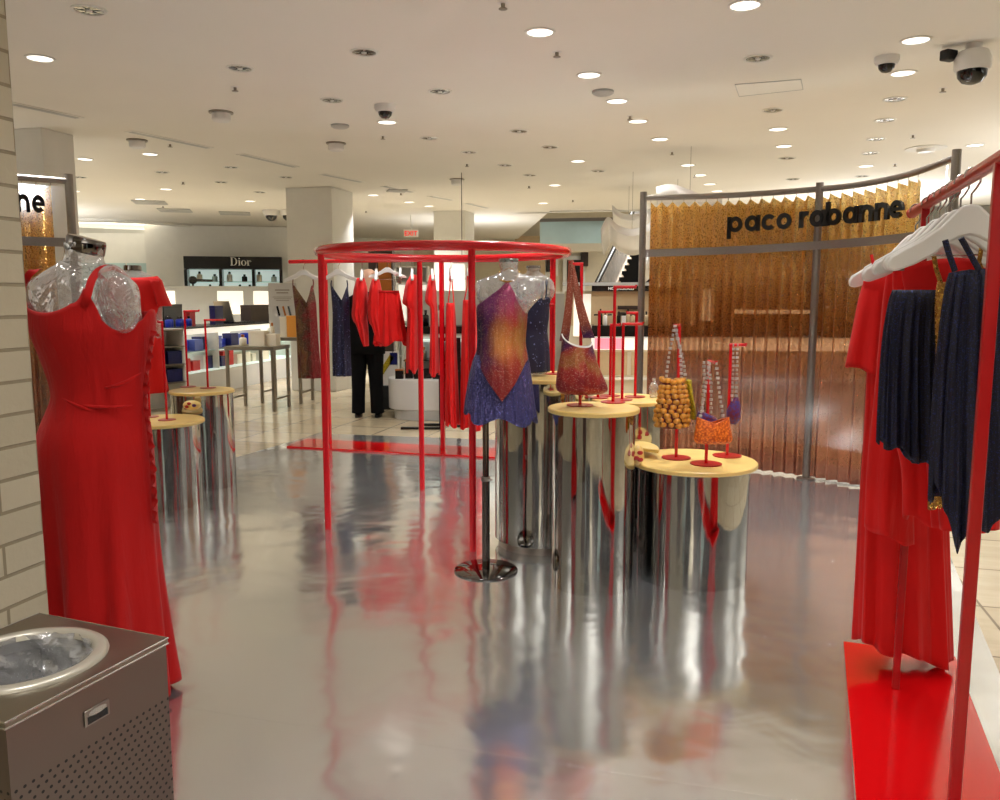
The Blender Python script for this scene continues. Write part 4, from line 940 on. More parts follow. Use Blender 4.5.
garment2('draped_blouse', 'red draped top hanging edge-on just left of the red clipped skirt', 'top', 376, UA+.38, 'redlight', [(279,372.5,379,.10),(290,370,381,.16),(316,369,382,.17),(330,373,383,.14),(348,378,384,.09)], 'white hanger of the draped red top left of the clipped skirt', bottom=lambda th: 346-24*max(0,-math.cos(th)))
q = r2(s_of(387)); hanger('white clip hanger facing front with the flared red skirt', q.x, q.y, RZ2+.002, VA+.5, True, 'white hangers on the rail behind the ring', .85)
d = thing('flared_skirt', 'flared red skirt clipped to a front-facing hanger behind the ring', 'skirt', W(390,345,q.y-.05))
sil(MB(), [(291,378,399,.05),(310,376.5,402,.07),(330,375,405,.08),(346,373.5,408,.09)], q.y-.03, bottom=lambda th: 344+2.5*math.sin(3*th)-5*max(0,1-abs(math.cos(th)-.3)*2), nr=22, nc=90, folds=(11,.016,.4), fexp=.7).build('body', 'redlight', d, solid=.002)
sil(MB(), [(290.6,378,399,.052),(293,377.8,399.4,.056)], q.y-.03, nr=2).build('waistband', 'redjersey', d, solid=.002)
q = r2(s_of(400)); hanger('white clip hanger edge-on just right of the flared red skirt', q.x, q.y, RZ2+.002, UA+.38, True, 'white hangers on the rail behind the ring', .85)
garment2('shirt_dress', 'red short-sleeved dress hanging edge-on left of the middle ring post', 'dress', 412, UA+.38, 'redtee', [(275,411,416,.10),(283,406.5,418,.18),(296,404,418.5,.20),(304,403.5,418.5,.20),(307,408,418.5,.17),(340,407.5,419,.18),(373,407.5,420,.19)], 'white hanger of the red dress left of the middle ring post', bottom=lambda th: 370+2.5*math.sin(4*th))
garment2('shirt_dress', 'red short-sleeved dress hanging edge-on right of the middle ring post', 'dress', 432, UA+.38, 'redtee', [(275,430,434.5,.10),(284,428,435.5,.18),(297,425.8,436.5,.20),(303,426.5,436.5,.20),(306,430.5,437,.17),(340,431,438,.18),(376,430.5,439,.19)], 'white hanger of the red dress right of the middle ring post', bottom=lambda th: 374+2*math.sin(3*th))
garment2('slip_gown', 'long red strappy gown hanging left of the front ring post', 'dress', 451, UA+.38, 'redlight', [(303,446.5,454.5,.10),(320,446,455.5,.14),(350,446,456,.16),(400,446.5,458,.18),(426,447.5,459,.19)], 'white hanger of the long strappy gown left of the front ring post', bottom=lambda th: 424+2*math.sin(4*th), folds=(9,.02,.6), straps=(((448,304,-.1),(450,287,-.14),(450.5,276,-.16)),((454,304,.1),(452.5,287,.14),(451.5,276,.16))))
garment2('slip_gown', 'long red strappy gown hanging directly behind the front ring post', 'dress', 468, UA+.38, 'redlight', [(300,463,475,.10),(320,462.5,477,.14),(350,462,479,.16),(400,462,482,.18),(430,462,484,.19)], 'white hanger of the long strappy gown behind the front ring post', bottom=lambda th: 427+2*math.sin(4*th), folds=(9,.02,.2), straps=(((464,302,-.1),(467,287,-.14),(467.5,276,-.16)),((472,302,.1),(469.5,287,.14),(468.5,276,.16))))
# right rail
ur = Vector((.357,.934,0)); vr = Vector((.934,-.357,0)); pa = Vector((1.49,3.40,0)); RZ3 = 1.825
t = thing('clothes_rail', 'red straight clothes rail on a red floor plate at the right edge', 'clothes rail', (1.4,2.4,0))
cc = pa-ur*1.0+vr*.215
MB().obox(cc+Z*.011, ur, vr, Z, 1.0, .215, .008).build('floor_plate', 'redplate', t, smooth=False, bevel=.003)
def r3(y): return Vector((1.51+(y-2.97)*.335, y, 0))
MB().tube([r3(3.27)+Z*RZ3, r3(1.86)+Z*RZ3], .0185, 14).build('rail', 'redpaint_shade', t)
MB().sphere(r3(3.27)+Z*RZ3, .0215, 12).build('end_cap', 'redpaint_shade', t)
for yy, w in ((2.97,.013),(1.985,.0145)):
    MB().obox(r3(yy)+Z*((RZ3+.016)/2), ur, vr, Z, w, w, (RZ3-.018)/2).build('post', 'redpaint_shade', t, smooth=False, bevel=.004)
HA = math.atan2(vr.y, vr.x)
spots = [(3.17,0,'white hanger at the far end of the right rail holding the long red gown'),(2.93,0,'second white hanger from the far end of the right rail'),(2.82,0,'third white hanger from the far end of the right rail'),(2.71,0,'fourth white hanger from the far end of the right rail'),(2.61,0,'fifth white hanger from the far end of the right rail'),(2.51,1,'white clip hanger holding the navy pleated skirt on the right rail'),(2.40,0,'second nearest white hanger on the right rail with gold straps'),(2.27,0,'nearest white hanger on the right rail holding the navy strappy dress')]
for (yy, cl, lb), dr, sc_ in zip(spots, (.10,-.12,.14,-.05,.10,-.10,.06,-.08), (1.14,1.02,1.08,.97,1.02,.94,.98,1.0)):
    q = r3(yy); hanger(lb, q.x, q.y, RZ3+.002, HA+dr, bool(cl), 'white hangers on the right rail', sc_, True)
def g3(name, label, cat, Yq, m, rows, parts=(), bottom=None, top=None, folds=(8,.012,.3), nr=50, fexp=.8, nc=110, group=None):
    d = thing(name, label, cat, W((rows[-1][1]+rows[-1][2])/2, rows[-1][0], Yq), group)
    sil(MB(), rows, Yq, top=top, bottom=bottom, nr=nr, nc=nc, folds=folds, fexp=fexp).build('body', m, d, solid=.002)
    for nm, pr, bt, mm in parts: sil(MB(), pr, Yq+.01, bottom=bt, nr=24, nc=50, folds=(5,.012,.8)).build(nm, mm, d, solid=.002)
    return d
sh = lambda lo, hi: (lambda th: lo+(hi-lo)*abs(math.cos(th))**1.5)
d = g3('red_gown', 'long red gown with wide sleeves at the far end of the right rail', 'dress', 3.15, 'redtee',
   [(262,893,925,.03),(272,868,938,.05),(290,864,940,.06),(340,868,940,.06),(420,866,942,.065),(500,862,945,.075),(580,859,947,.085),(662,856,949,.095)],
   parts=(('sleeve', [(266,872,893,.045),(290,862,889,.05),(330,853,888,.06),(376,845,889,.07)], lambda th: 372+6*math.cos(th)+2*math.sin(3*th), 'redtee'),),
   bottom=lambda th: 650+11*math.cos(th)+3*math.sin(5*th), folds=(10,.020,.9), fexp=1.6)
MB().tube([W(871.5,255,3.0), W(873,262,2.99), W(876,270,3.02)], .006, 6).build('hanging_loop', 'redtee', d)
g3('draped_dress', 'shorter red draped dress hanging in front of the long gown on the right rail', 'dress', 2.91, 'redlight',
   [(268,888,945,.03),(300,884,946,.045),(400,876,930,.05),(450,871,915,.05),(500,868,911,.05),(548,867,911,.055)], bottom=lambda th: 537+8*math.cos(th)+2*math.sin(4*th), folds=(4,.010,.2))
g3('draped_dress', 'red dress with a folded hem between the draped red dress and navy skirt', 'dress', 2.77, 'redlight',
   [(266,893,962,.03),(300,893,962,.04),(420,893,945,.045),(470,903,943,.045),(525,905,944,.05)], bottom=lambda th: 520+3*math.cos(th)+4*math.sin(3*th), folds=(3,.012,1.1))
g3('red_blouse', 'red top whose shoulders spread behind the white hangers near the right post', 'top', 2.64, 'redtee',
   [(256,915,985,.03),(266,903,1003,.04),(300,908,1002,.05),(420,925,998,.05),(532,935,996,.05)], top=sh(258,266), bottom=lambda th: 528, folds=(6,.010,.5))
g3('pleated_skirt', 'midnight navy glitter skirt clipped to a hanger on the right rail', 'skirt', 2.52, 'darknavy',
   [(290,893,957,.035),(300,890,957,.045),(340,884,958,.05),(390,881,960,.055),(440,879,963,.06),(492,878,966,.06)], bottom=lambda th: 463+22*math.cos(th)+4*math.sin(9*th), folds=(24,.008,.4), fexp=.4, nc=200)
d = g3('camisole', 'gold sequin camisole mostly hidden between the two navy garments', 'top', 2.41, 'goldseq',
   [(282,938,990,.03),(300,936,992,.035),(400,938,990,.035),(500,930,985,.035)], folds=(6,.006,.5), bottom=lambda th: 492-18*math.cos(th))
for pts in ([(941,284),(936,268),(934,256)], [(985,280),(979,262),(982,245)]): MB().tube([W(x,y,2.39) for x,y in pts], .007, 6).build('strap', 'goldseq', d)
def camib(th):
    u = math.cos(th)
    if math.sin(th) > 0: return 490-14*u
    P = [(-1,478),(-.86,505),(-.74,522),(-.62,549),(-.36,520),(.05,528),(.4,500),(.7,505),(1,470)]
    for (a,ya),(b_,yb) in zip(P, P[1:]):
        if u <= b_: return ya+(yb-ya)*(u-a)/(b_-a)
    return 470
d = g3('navy_dress', 'midnight navy strappy dress with a pointed hem at the near end of the right rail', 'dress', 2.26, 'darknavy',
   [(268,952,1002,.03),(285,948,1004,.045),(330,942,1008,.05),(400,936,1012,.055),(470,933,1016,.06),(550,931,1018,.06)], top=lambda th: 269+4*abs(math.cos(th)), bottom=camib, folds=(20,.008,.2), fexp=.3, nc=200)
for pts in ([(955,271),(949,254),(945,240)], [(979,270),(970,254),(961,238)]): MB().tube([W(x,y,2.225) for x,y in pts], .008, 8).build('strap', 'darknavy', d)
# ------------------------------------------------------------------ steel waste bin
t = thing('waste_bin', 'square brushed steel waste bin with perforated side and round opening, bottom left', 'bin', (0,0,0))
w = .19
def sq(z, h): return [Vector((x*h,y*h,z)) for x,y in ((-1,-1),(1,-1),(1,1),(-1,1))]
MB().grid([sq(.004,w),sq(.748,w)], cap0=True).build('body', 'perf', t, smooth=False)
n = 64; outer = []; inner = []
for k in range(n):
    a = 2*PI*k/n; c_, s_ = math.cos(a), math.sin(a); m_ = (w+.003)/max(abs(c_), abs(s_)); outer.append(Vector((c_*m_, s_*m_, .76))); inner.append(Vector((c_*.132, s_*.132, .76)))
low = [Vector((p.x,p.y,.745)) for p in outer]
MB().grid([low, outer, inner, [p-Z*.03 for p in inner]]).build('lid', 'steel', t, smooth=False)
b = MB()
for z in (.7475,.7595): b.tube(sq(z,w+.0035), .0022, 6, closed=True)
b.build('lid_lip', 'hook', t)
MB().lathe([(.124,.755),(.128,.765),(.136,.7705),(.150,.769),(.157,.764),(.158,.760),(.124,.755)], n=64).build('opening_ring', 'binring', t)
rows = []
for i in range(12):
    r = .125-.012*(i/11)**.5-(.05 if i == 11 else 0); z = .766-.012*i
    rows.append([Vector(((r+.010*math.sin(5*a+i*.7)*math.sin(i*.4)+.006*math.sin(13*a+i))*math.cos(a), (r+.010*math.sin(5*a+i*.7)*math.sin(i*.4)+.006*math.sin(13*a+i))*math.sin(a), z+.012*math.sin(3*a+i)*(i/11))) for a in [2*PI*k/64 for k in range(64)]])
MB().grid(rows, cap1=True).build('bin_liner', 'liner', t)
MB().box(0,0,.40,.3,.3,.004).build('inner_floor', 'blackm', t, smooth=False)
bd = MB().obox((w+.0015,.0,.682),(0,1,0),(0,0,1),(1,0,0),.030,.0165,.0018).build('badge', 'frame', t, bevel=.003)
MB().obox((w+.0034,.0,.677),(0,1,0),(0,0,1),(1,0,0),.024,.0075,.0004).build('badge_band', 'black', bd, smooth=False)
b = MB(); b.prism([(.022*math.cos(2*PI*k/24), .0065*math.sin(2*PI*k/24)) for k in range(24)], lambda x,y,dd: Vector((w+.0032+dd, x, .689+y)), .0008); b.build('badge_oval', 'hook', bd)
t.location = (-.977,1.605,0); t.rotation_euler = (0,0,-.3726)
# ------------------------------------------------------------------ person behind the rail
YP = 10.2
def skin_body(name, nodes, edges, m, parent, root=0, sub=2):
    me = bpy.data.meshes.new(name); o0 = ORG[parent.name] if parent else Vector((0,0,0))
    me.from_pydata([tuple(Vector(p)-o0) for p, r in nodes], edges, []); me.materials.append(M[m])
    o = bpy.data.objects.new(name, me); C.objects.link(o); o.parent = parent
    md = o.modifiers.new('skin','SKIN'); md.use_smooth_shade = True
    for i, (p, r) in enumerate(nodes):
        sv = me.skin_vertices[0].data[i]; sv.radius = r if isinstance(r, tuple) else (r, r); sv.use_root = i == root
    sb = o.modifiers.new('sub','SUBSURF'); sb.levels = sub; sb.render_levels = sub; ORG[o.name] = o0
    return o
P0 = G(366,417); px0 = P0.x+.03
def pp(dx, dy, z): return Vector((px0+dx, YP+dy, z))
per = thing('person', 'bald person in a black suit seen from behind, standing beyond the red rail', 'person', (px0,YP,0))
nodes = [(pp(0,0,.98),.135),(pp(.0,0,1.15),.13),(pp(0,0,1.32),.145),(pp(0,0,1.48),.11),(pp(.01,.0,1.57),.062),(pp(.04,.01,1.67),.090),(pp(.045,.015,1.76),.108),(pp(.045,.01,1.85),.066),
 (pp(-.19,0,1.46),.06),(pp(-.22,.02,1.2),.05),(pp(-.22,.06,.97),.036),(pp(.19,0,1.46),.06),(pp(.22,.02,1.2),.05),(pp(.16,.16,1.02),.036),
 (pp(-.10,0,.90),.095),(pp(-.11,.0,.50),.06),(pp(-.125,-.02,.10),.042),(pp(-.14,.10,.05),.035),(pp(.10,0,.90),.095),(pp(.11,.0,.50),.06),(pp(.12,-.02,.10),.042),(pp(.13,.10,.05),.035)]
edges = [(0,1),(1,2),(2,3),(3,4),(4,5),(5,6),(6,7),(3,8),(8,9),(9,10),(3,11),(11,12),(12,13),(0,14),(14,15),(15,16),(16,17),(0,18),(18,19),(19,20),(20,21)]
for base, dr in ((10, Vector((0,.25,-.97))), (13, Vector((-.7,.65,-.2)))):
    hb = nodes[base][0]+dr*.05; nodes.append((hb,(.036,.018))); edges.append((base,len(nodes)-1)); pi_ = len(nodes)-1
    sd = dr.cross(Vector((1,0,0))).normalized() if base == 10 else Vector((0,0,1))
    for k, (off, ln) in enumerate(((-.030,.062),(-.010,.075),(.010,.072),(.030,.056))):
        a = hb+dr*.045+sd*off; nodes.append((a,.0105)); edges.append((pi_,len(nodes)-1)); nodes.append((a+dr*ln*.55,.0095)); edges.append((len(nodes)-2,len(nodes)-1)); nodes.append((a+dr*ln+Vector((.01,.012,0)),.008)); edges.append((len(nodes)-2,len(nodes)-1))
    a = hb+sd*-.035+dr*.01; nodes.append((a+sd*-.022+dr*.025,.010)); edges.append((pi_,len(nodes)-1)); nodes.append((a+sd*-.034+dr*.05,.009)); edges.append((len(nodes)-2,len(nodes)-1))
skin_body('body', nodes, edges, 'skin', per)
for sx in (-1,1): MB().sphere(pp(.045+sx*.086,.0,1.735), 1, 12, (.014,.026,.034)).build('ear', 'skin', per)
b = MB(); n_ = 40
prof = [(.80,.225,.150),(.95,.222,.150),(1.08,.20,.140),(1.2,.205,.145),(1.34,.232,.15),(1.44,.235,.135),(1.50,.20,.11),(1.545,.12,.085),(1.565,.075,.07)]
b.grid([[pp(rx*math.copysign(abs(math.cos(2*PI*k/n_))**.85, math.cos(2*PI*k/n_)), ry*math.sin(2*PI*k/n_), z) for k in range(n_)] for z, rx, ry in prof], cap0=False).build('jacket', 'suit', per, solid=.008, off=0)
for sx, arm in ((-1,[(-.20,0,1.47),(-.225,.01,1.34),(-.235,.02,1.2),(-.228,.045,1.08),(-.21,.06,.985)]),(1,[(.20,0,1.47),(.225,.01,1.34),(.235,.02,1.2),(.22,.09,1.10),(.175,.14,1.035)])):
    MB().tube([pp(*a) for a in arm], [.085,.075,.066,.060,.052], 16).build('jacket_sleeve', 'suit', per)
for sx in (-1,1):
    MB().grid([[pp(sx*cx+rx*math.cos(2*PI*k/24), ry*math.sin(2*PI*k/24)+.0, z) for k in range(24)] for z, cx, rx, ry in ((.90,.095,.118,.13),(.78,.10,.11,.12),(.5,.108,.088,.095),(.25,.115,.082,.088),(.06,.12,.082,.095))], cap0=True, cap1=True).build('trouser_leg', 'suit', per)
    MB().grid([[pp(sx*.125+.046*r_*math.cos(2*PI*k/20), .05+.13*r_*math.sin(2*PI*k/20), z) for k in range(20)] for z, r_ in ((.002,.98),(.03,1),(.06,.85),(.085,.5))], cap0=True, cap1=True).build('shoe', 'black', per)
MB().lathe([(.072,1.545),(.062,1.60),(.060,1.602)], (px0+.005,YP+.0,0), 24).build('collar', 'blackm', per)
# ------------------------------------------------------------------ cosmetics counters behind
def frame_of(a, b):
    d = (Vector(b)-Vector(a)); L = d.length; d.normalize(); return d, Vector((d.y,-d.x,0)), L
class Unit:
    """a counter or cabinet: x along its face, y into its depth, z up"""
    def __init__(s, name, label, cat, a, b):
        s.a = Vector((*a,0)); s.d, s.n, s.L = frame_of(s.a, Vector((*b,0))); s.root = thing(name, label, cat, s.a+s.d*s.L/2)
    def pt(s, x, y, z): return s.a+s.d*x-s.n*y+Z*z
    def box(s, name, m, x0, x1, y0, y1, z0, z1, bevel=0, parent=None):
        c = s.pt((x0+x1)/2,(y0+y1)/2,(z0+z1)/2)
        return MB().obox(c, s.d, s.n, Z, abs(x1-x0)/2, abs(y1-y0)/2, abs(z1-z0)/2).build(name, m, parent or s.root, smooth=False, bevel=bevel)
def carton(name, label, cat, u, x, y, z, w, d, h, m, group=None, band=None, kind='box', turn=0):
    c = u.pt(x, y, z); t = thing(name, label, cat, c, group)
    ax = (u.d*math.cos(turn)+u.n*math.sin(turn)); ay = (u.n*math.cos(turn)-u.d*math.sin(turn))
    if kind == 'box':
        MB().obox(c+Z*h*.43, ax, ay, Z, w/2, d/2, h*.43).build('carton', m, t, smooth=False, bevel=.003)
        MB().obox(c+Z*h*.93, ax, ay, Z, w/2+.002, d/2+.002, h*.07).build('lid', band or m, t, smooth=False, bevel=.002)
    elif kind == 'bottle':
        MB().lathe([(w*.42,0),(w*.5,.01),(w*.5,h*.62),(w*.4,h*.70),(w*.16,h*.73),(w*.16,h*.76)], c, 14).build('flask', m, t)
        MB().lathe([(w*.22,h*.76),(w*.22,h*.98),(w*.18,h)], c, 12).build('cap', band or 'black', t)
    elif kind == 'tube':
        MB().lathe([(w*.35,0),(w*.35,h*.3),(w*.5,h*.32),(w*.5,h)], c, 12).build('tube', m, t)
        MB().lathe([(w*.36,-.0),(w*.36,h*.28)], c, 12).build('cap', band or 'black', t)
    return t
# left glass-fronted counter
cA, cB = (-4.74,11.35), (-3.93,15.83)
u = Unit('display_counter', 'long white glass-fronted cosmetics counter with blue boxes behind the left pedestals', 'counter', cA, cB); L = u.L
u.box('plinth','grey2',0,L,0,.62,0,.36); u.box('back_panel','litwhite',.02,L-.02,.58,.62,.36,.98)
u.box('lower_shelf','litcool',0,L,.02,.58,.36,.385); u.box('upper_shelf','teal',.02,L-.02,.05,.58,.665,.68)
for x in (0.012, L*.36, L*.68, L-.012): u.box('upright','white',x-.012,x+.012,.0,.58,.385,.96)
u.box('fascia','litwhite',0,L,0,.62,.95,1.03); u.box('counter_top','black',-.01,L+.01,-.02,.64,1.03,1.06)
kinds = [('blue',.22,.2),('periw',.2,.18),('navy',.2,.22),('blue',.16,.16),('periw',.24,.17),('navy',.22,.2),('periw',.2,.2),('blue',.18,.14),('navy',.24,.22),('periw',.22,.19),('blue',.2,.2),('navy',.2,.16),('beigebox',.2,.2)]
x = .25
for k, (m, w, h) in enumerate(kinds):
    carton('gift_box','%s gift box on the left counter upper shelf, %s from the near end' % ({'blue':'cobalt','periw':'periwinkle','navy':'navy','beigebox':'ivory'}[m], ORD[k]),'box',u,x,.22+.08*(k%2),.68,w,.16,h,m,'boxes in the left counter'); x += w+.07
    if x > L-.2: break
x = .2
for k, (m, w, h) in enumerate([('beigebox',.3,.14),('beigebox',.26,.18),('redcard',.24,.2),('redcard',.2,.15),('clearwhite',.1,.22),('navy',.14,.2),('navy',.16,.22),('navy',.12,.17),('redcard',.34,.24),('beigebox',.2,.16),('beigebox',.24,.18),('beigebox',.2,.14),('clearwhite',.12,.2),('beigebox',.24,.16)]):
    carton('gift_box','%s gift box on the left counter lower shelf, %s from near end' % ({'beigebox':'ivory','redcard':'red','clearwhite':'small white','navy':'navy'}[m], ORD[k]),'box',u,x,.2,.385,w,.2,h,m,'boxes in the left counter'); x += w+.05
# things on its top
carton('display_box','tall navy display carton with pale print standing on the left counter','box',u,2.15,.3,1.06,.26,.1,.30,'navy')
c = u.pt(2.15,.24,1.06)
tst = thing('tester_stand','open white and steel tester tray beside the navy display carton','display',u.pt(2.55,.3,1.06))
MB().obox(u.pt(2.75,.3,1.075), u.d, u.n, Z, .35,.2,.015).build('tray','black',tst,smooth=False,bevel=.004)
MB().obox(u.pt(2.62,.42,1.25), (u.d+Z*.5).normalized(), u.n, (Z-u.d*.5).normalized(), .012,.14,.2).build('mirror','steel',tst,smooth=False)
for k in range(7):
    carton('perfume_bottle','cobalt perfume bottle on the left counter, %s from the near end' % ORD[k],'perfume bottle',u,.45+.14*k,.28+.05*(k%2),1.06,.09,.05,.15+.05*((k*3)%3),'blue','cobalt bottles on the left counter','dark',kind='bottle')
carton('display_box','black glossy display block behind the cobalt bottles','box',u,1.15,.5,1.06,.5,.1,.33,'black')
t = thing('bust_ornament','white round-headed ornament among the cobalt bottles','ornament',u.pt(.55,.52,1.06)); c = u.pt(.55,.52,1.06)
MB().lathe([(.07,0),(.06,.03),(.03,.08),(.06,.16),(.10,.24),(.105,.31),(.07,.38),(0,.40)], c, 20).build('body','plastic',t); MB().lathe([(.10,0),(.10,.012),(0,.014)], c, 20).build('base','blue',t)
carton('display_box','red and black carton at the end of the cobalt bottles','box',u,1.6,.45,1.06,.16,.1,.22,'redcard')
carton('makeup_case','dark plum make-up display case on the left counter','display',u,3.6,.35,1.06,.7,.2,.30,'brown')
# white etagere at its near end
u = Unit('shelf_unit','white open shelf unit with navy boxes behind the small red dress','shelf unit',(-4.62,10.35),(-4.22,11.0)); L = u.L
u.box('back_panel','white',0,L,.36,.38,0,1.08)
for z in (.36,.6,.84,1.06): u.box('shelf','steel',0,L,0,.36,z,z+.016)
for x in (.01,L-.01): u.box('upright','white',x-.012,x+.012,0,.38,0,1.08)
for k, (x, z) in enumerate(((.25,.376),(.62,.376),(.3,.616),(.65,.616),(.28,.856))): carton('gift_box','navy gift box on the white open shelf unit, %s counting up from the bottom' % ORD[k],'box',u,x,.15,z,.24,.2,.17,'navy','navy boxes on the shelf unit')
# grey back wall unit with lit panels
u = Unit('wall_unit','pale grey wall unit with backlit white panels behind the left counter','wall unit',(-7.6,16.2),(-4.2,17.2)); L = u.L
u.box('carcass','grey',0,L,0,.4,0,1.72)
for x0, x1 in ((.35,1.15),(1.95,2.45),(2.65,3.2)): u.box('lit_panel','litwhite',x0,x1,-.02,0,1.15,1.62)
# perfume wall with black header
u = Unit('wall_cabinet','lit perfume wall cabinet with black header far behind the left counter','cabinet',(W(184,270,19.2).x,19.2),(W(282,270,19.7).x,19.7)); L = u.L
u.box('lower_cabinet','grey2',0,L,.02,.5,0,1.25); u.box('lit_back','litcool',.02,L-.02,.42,.5,1.25,2.14)
u.box('header','black',0,L,-.02,.5,W(230,269,19.4).z,W(230,256.5,19.4).z); u.box('surround','white',-.9,L+.6,.5,.6,0,3.18)
for x in (.03,L*.365,L*.70,L-.03): u.box('mullion','black',x-.035,x+.035,0,.45,1.25,2.14)
for z in (1.55,1.85): u.box('glass_shelf','teal',.06,L-.06,.1,.42,z,z+.015)
for k in range(17): carton('perfume_bottle','small bottle on the lit shelves under the black header, %s from the left' % ORD[k],'perfume bottle',u,.2+(L-.4)/16*k,.2,(1.565,1.865,1.565)[k%3],.13,.08,.17+.06*(k%2),('teal','beigebox','black','clearwhite')[k%4],'bottles in the perfume wall',kind='bottle')
def didone(ch):
    def arc(cx,cy,rx,ry,tx,ty,a0,a1,n=18):
        A=[math.radians(a0+(a1-a0)*k/n) for k in range(n+1)]
        return [(cx+rx*math.cos(t),cy+ry*math.sin(t)) for t in A]+[(cx+(rx-tx)*math.cos(t),cy+(ry-ty)*math.sin(t)) for t in A[::-1]]
    R=lambda x0,y0,x1,y1:[(x0,y0),(x1,y0),(x1,y1),(x0,y1)]
    if ch=='D': return [R(.08,0,.26,1),R(0,0,.4,.045),R(0,.955,.4,1),arc(.36,.5,.46,.5,.18,.045,-90,90)],.92
    if ch=='i': return [R(.06,0,.22,.66),R(0,0,.28,.04),R(0,.62,.14,.66),arc(.14,.86,.09,.09,.089,.089,0,180),arc(.14,.86,.09,.09,.089,.089,180,360)],.36
    if ch=='o': return [arc(.30,.33,.30,.34,.15,.04,0,180),arc(.30,.33,.30,.34,.15,.04,180,360)],.68
    if ch=='r': return [R(.06,0,.22,.66),R(0,0,.30,.04),R(0,.62,.14,.66),arc(.36,.38,.17,.28,.06,.10,20,150)],.55
sg = thing('lettering_sign','small white serif shop name on the black header at far left','sign',u.pt(L*.55,-.03,2.2)); x = L*.47; dz = W(230,265.5,19.4).z
for ch in 'Dior':
    outs, w = didone(ch); b = MB()
    for poly in outs: b.prism(poly, lambda px,py,d: u.pt(x+px*.19, -.022-d, dz+py*.19), .012)
    b.build('letter','clearwhite',sg,smooth=False); x += w*.19
p = W(192,284,16.7); t = thing('table_lamp','black ball display lamp standing on the grey wall unit','lamp',(p.x,16.75,1.72))
MB().sphere((p.x,16.75,1.84),.085,18).build('ball','black',t); MB().tube([(p.x,16.75,1.72),(p.x,16.75,1.80)],.02,10).build('stem','black',t); MB().tube([(p.x+.06,16.75,1.84),(p.x+.40,16.75,1.83)],.022,10).build('arm','black',t)
# teal glazed cabinet far left
u = Unit('glass_cabinet','pale teal glazed cabinet set in the far left white wall','cabinet',(-9.9,19.6),(-7.9,19.9)); L = u.L
u.box('carcass','white',-.3,L+.1,.05,.3,0,3.0)
for k in range(4): u.box('glass_door','teal',k*L/4+.02,(k+1)*L/4-.02,0,.05,1.4,2.3)
# steel tables
def steel_table(label, px0, px1, py, Y, d, leg_h, zt=None):
    a, b = W(px0,py,Y), W(px1,py,Y); z = a.z; dirv = Vector((b.x-a.x, -.10, 0)); L = dirv.length; dirv.normalize(); n = Vector((-dirv.y, dirv.x, 0)); c = Vector(((a.x+b.x)/2, Y, 0))
    t = thing('side_table', label, 'table', c)
    MB().obox(c+Z*(z-.012), dirv, n, Z, L/2, d/2, .012).build('table_top','steel',t,smooth=False,bevel=.003)
    MB().obox(c+Z*(z-.036), dirv, n, Z, L/2-.005, d/2-.005, .012).build('apron','frame',t,smooth=False)
    for sx in (-1,1):
        for sy in (-1,1): MB().obox(c+dirv*(sx*(L/2-.03))+n*(sy*(d/2-.03))+Z*((z-.048)/2), dirv, n, Z, .019,.019,(z-.05)/2).build('leg','steel',t,smooth=False)
        MB().obox(c+dirv*(sx*(L/2-.03))+Z*.16, dirv, n, Z, .012, d/2-.04, .012).build('stretcher','steel',t,smooth=False)
    return c, z, dirv, n
tA = steel_table('lower square steel-legged table with pale top behind the left pedestals', 232, 283, 345.5, 11.0, .55, 1)
tB = steel_table('taller steel-legged table carrying the printed show card', 264, 308, 336.5, 11.75, .5, 1)
class TU:
    def __init__(s, tb): s.c, s.z, s.d, nn = tb; s.n = -nn
    def pt(s, x, y, z): return s.c+s.d*x-s.n*y+Z*(s.z+z)
ta, tb = TU(tA), TU(tB)
carton('gift_box','large ivory carton on the lower steel table','box',ta,.05,-.05,0,.22,.18,.20,'beigebox')
carton('perfume_bottle','pale round bottle left of the ivory carton on the lower steel table','perfume bottle',ta,-.18,-.05,0,.10,.08,.15,'beigebox',None,'copper',kind='bottle')
carton('gift_box','second ivory carton at the right end of the lower steel table','box',ta,.24,-.03,0,.14,.14,.16,'beigebox')
p = tb.pt(-.1,.16,0); t = thing('show_card','pale printed show card with bottle picture standing on the taller steel table','sign',p)
MB().obox(p+Z*.38, tb.d, tb.n, Z, .215,.01,.38).build('card','grey2',t,smooth=False); 
b = MB()
for z, w in ((.66,.11),(.62,.09),(.56,.15),(.535,.13),(.51,.10)): b.obox(p+tb.n*.011+Z*z, tb.d, tb.n, Z, w, .001, .008 if z > .6 else .004)
b.build('print_lines','steel',t,smooth=False)
for x, m in ((-.07,'dark'),(.02,'copper'),(.1,'dark')): MB().obox(p+tb.n*.011+tb.d*x+Z*.36, (tb.d+Z*.25).normalized(), tb.n, (Z-tb.d*.25).normalized(), .014,.001,.07).build('printed_bottle',m,t,smooth=False)
carton('gift_box','orange box on the taller steel table before the show card','box',tb,.16,-.08,0,.16,.14,.30,'orange')
carton('gift_box','ivory box beside the orange box on the taller steel table','box',tb,.02,-.08,0,.10,.1,.28,'beigebox')
carton('perfume_bottle','slim pale bottle at the left of the taller steel table','perfume bottle',tb,-.16,-.10,0,.07,.06,.2,'beigebox',None,'copper',kind='bottle')
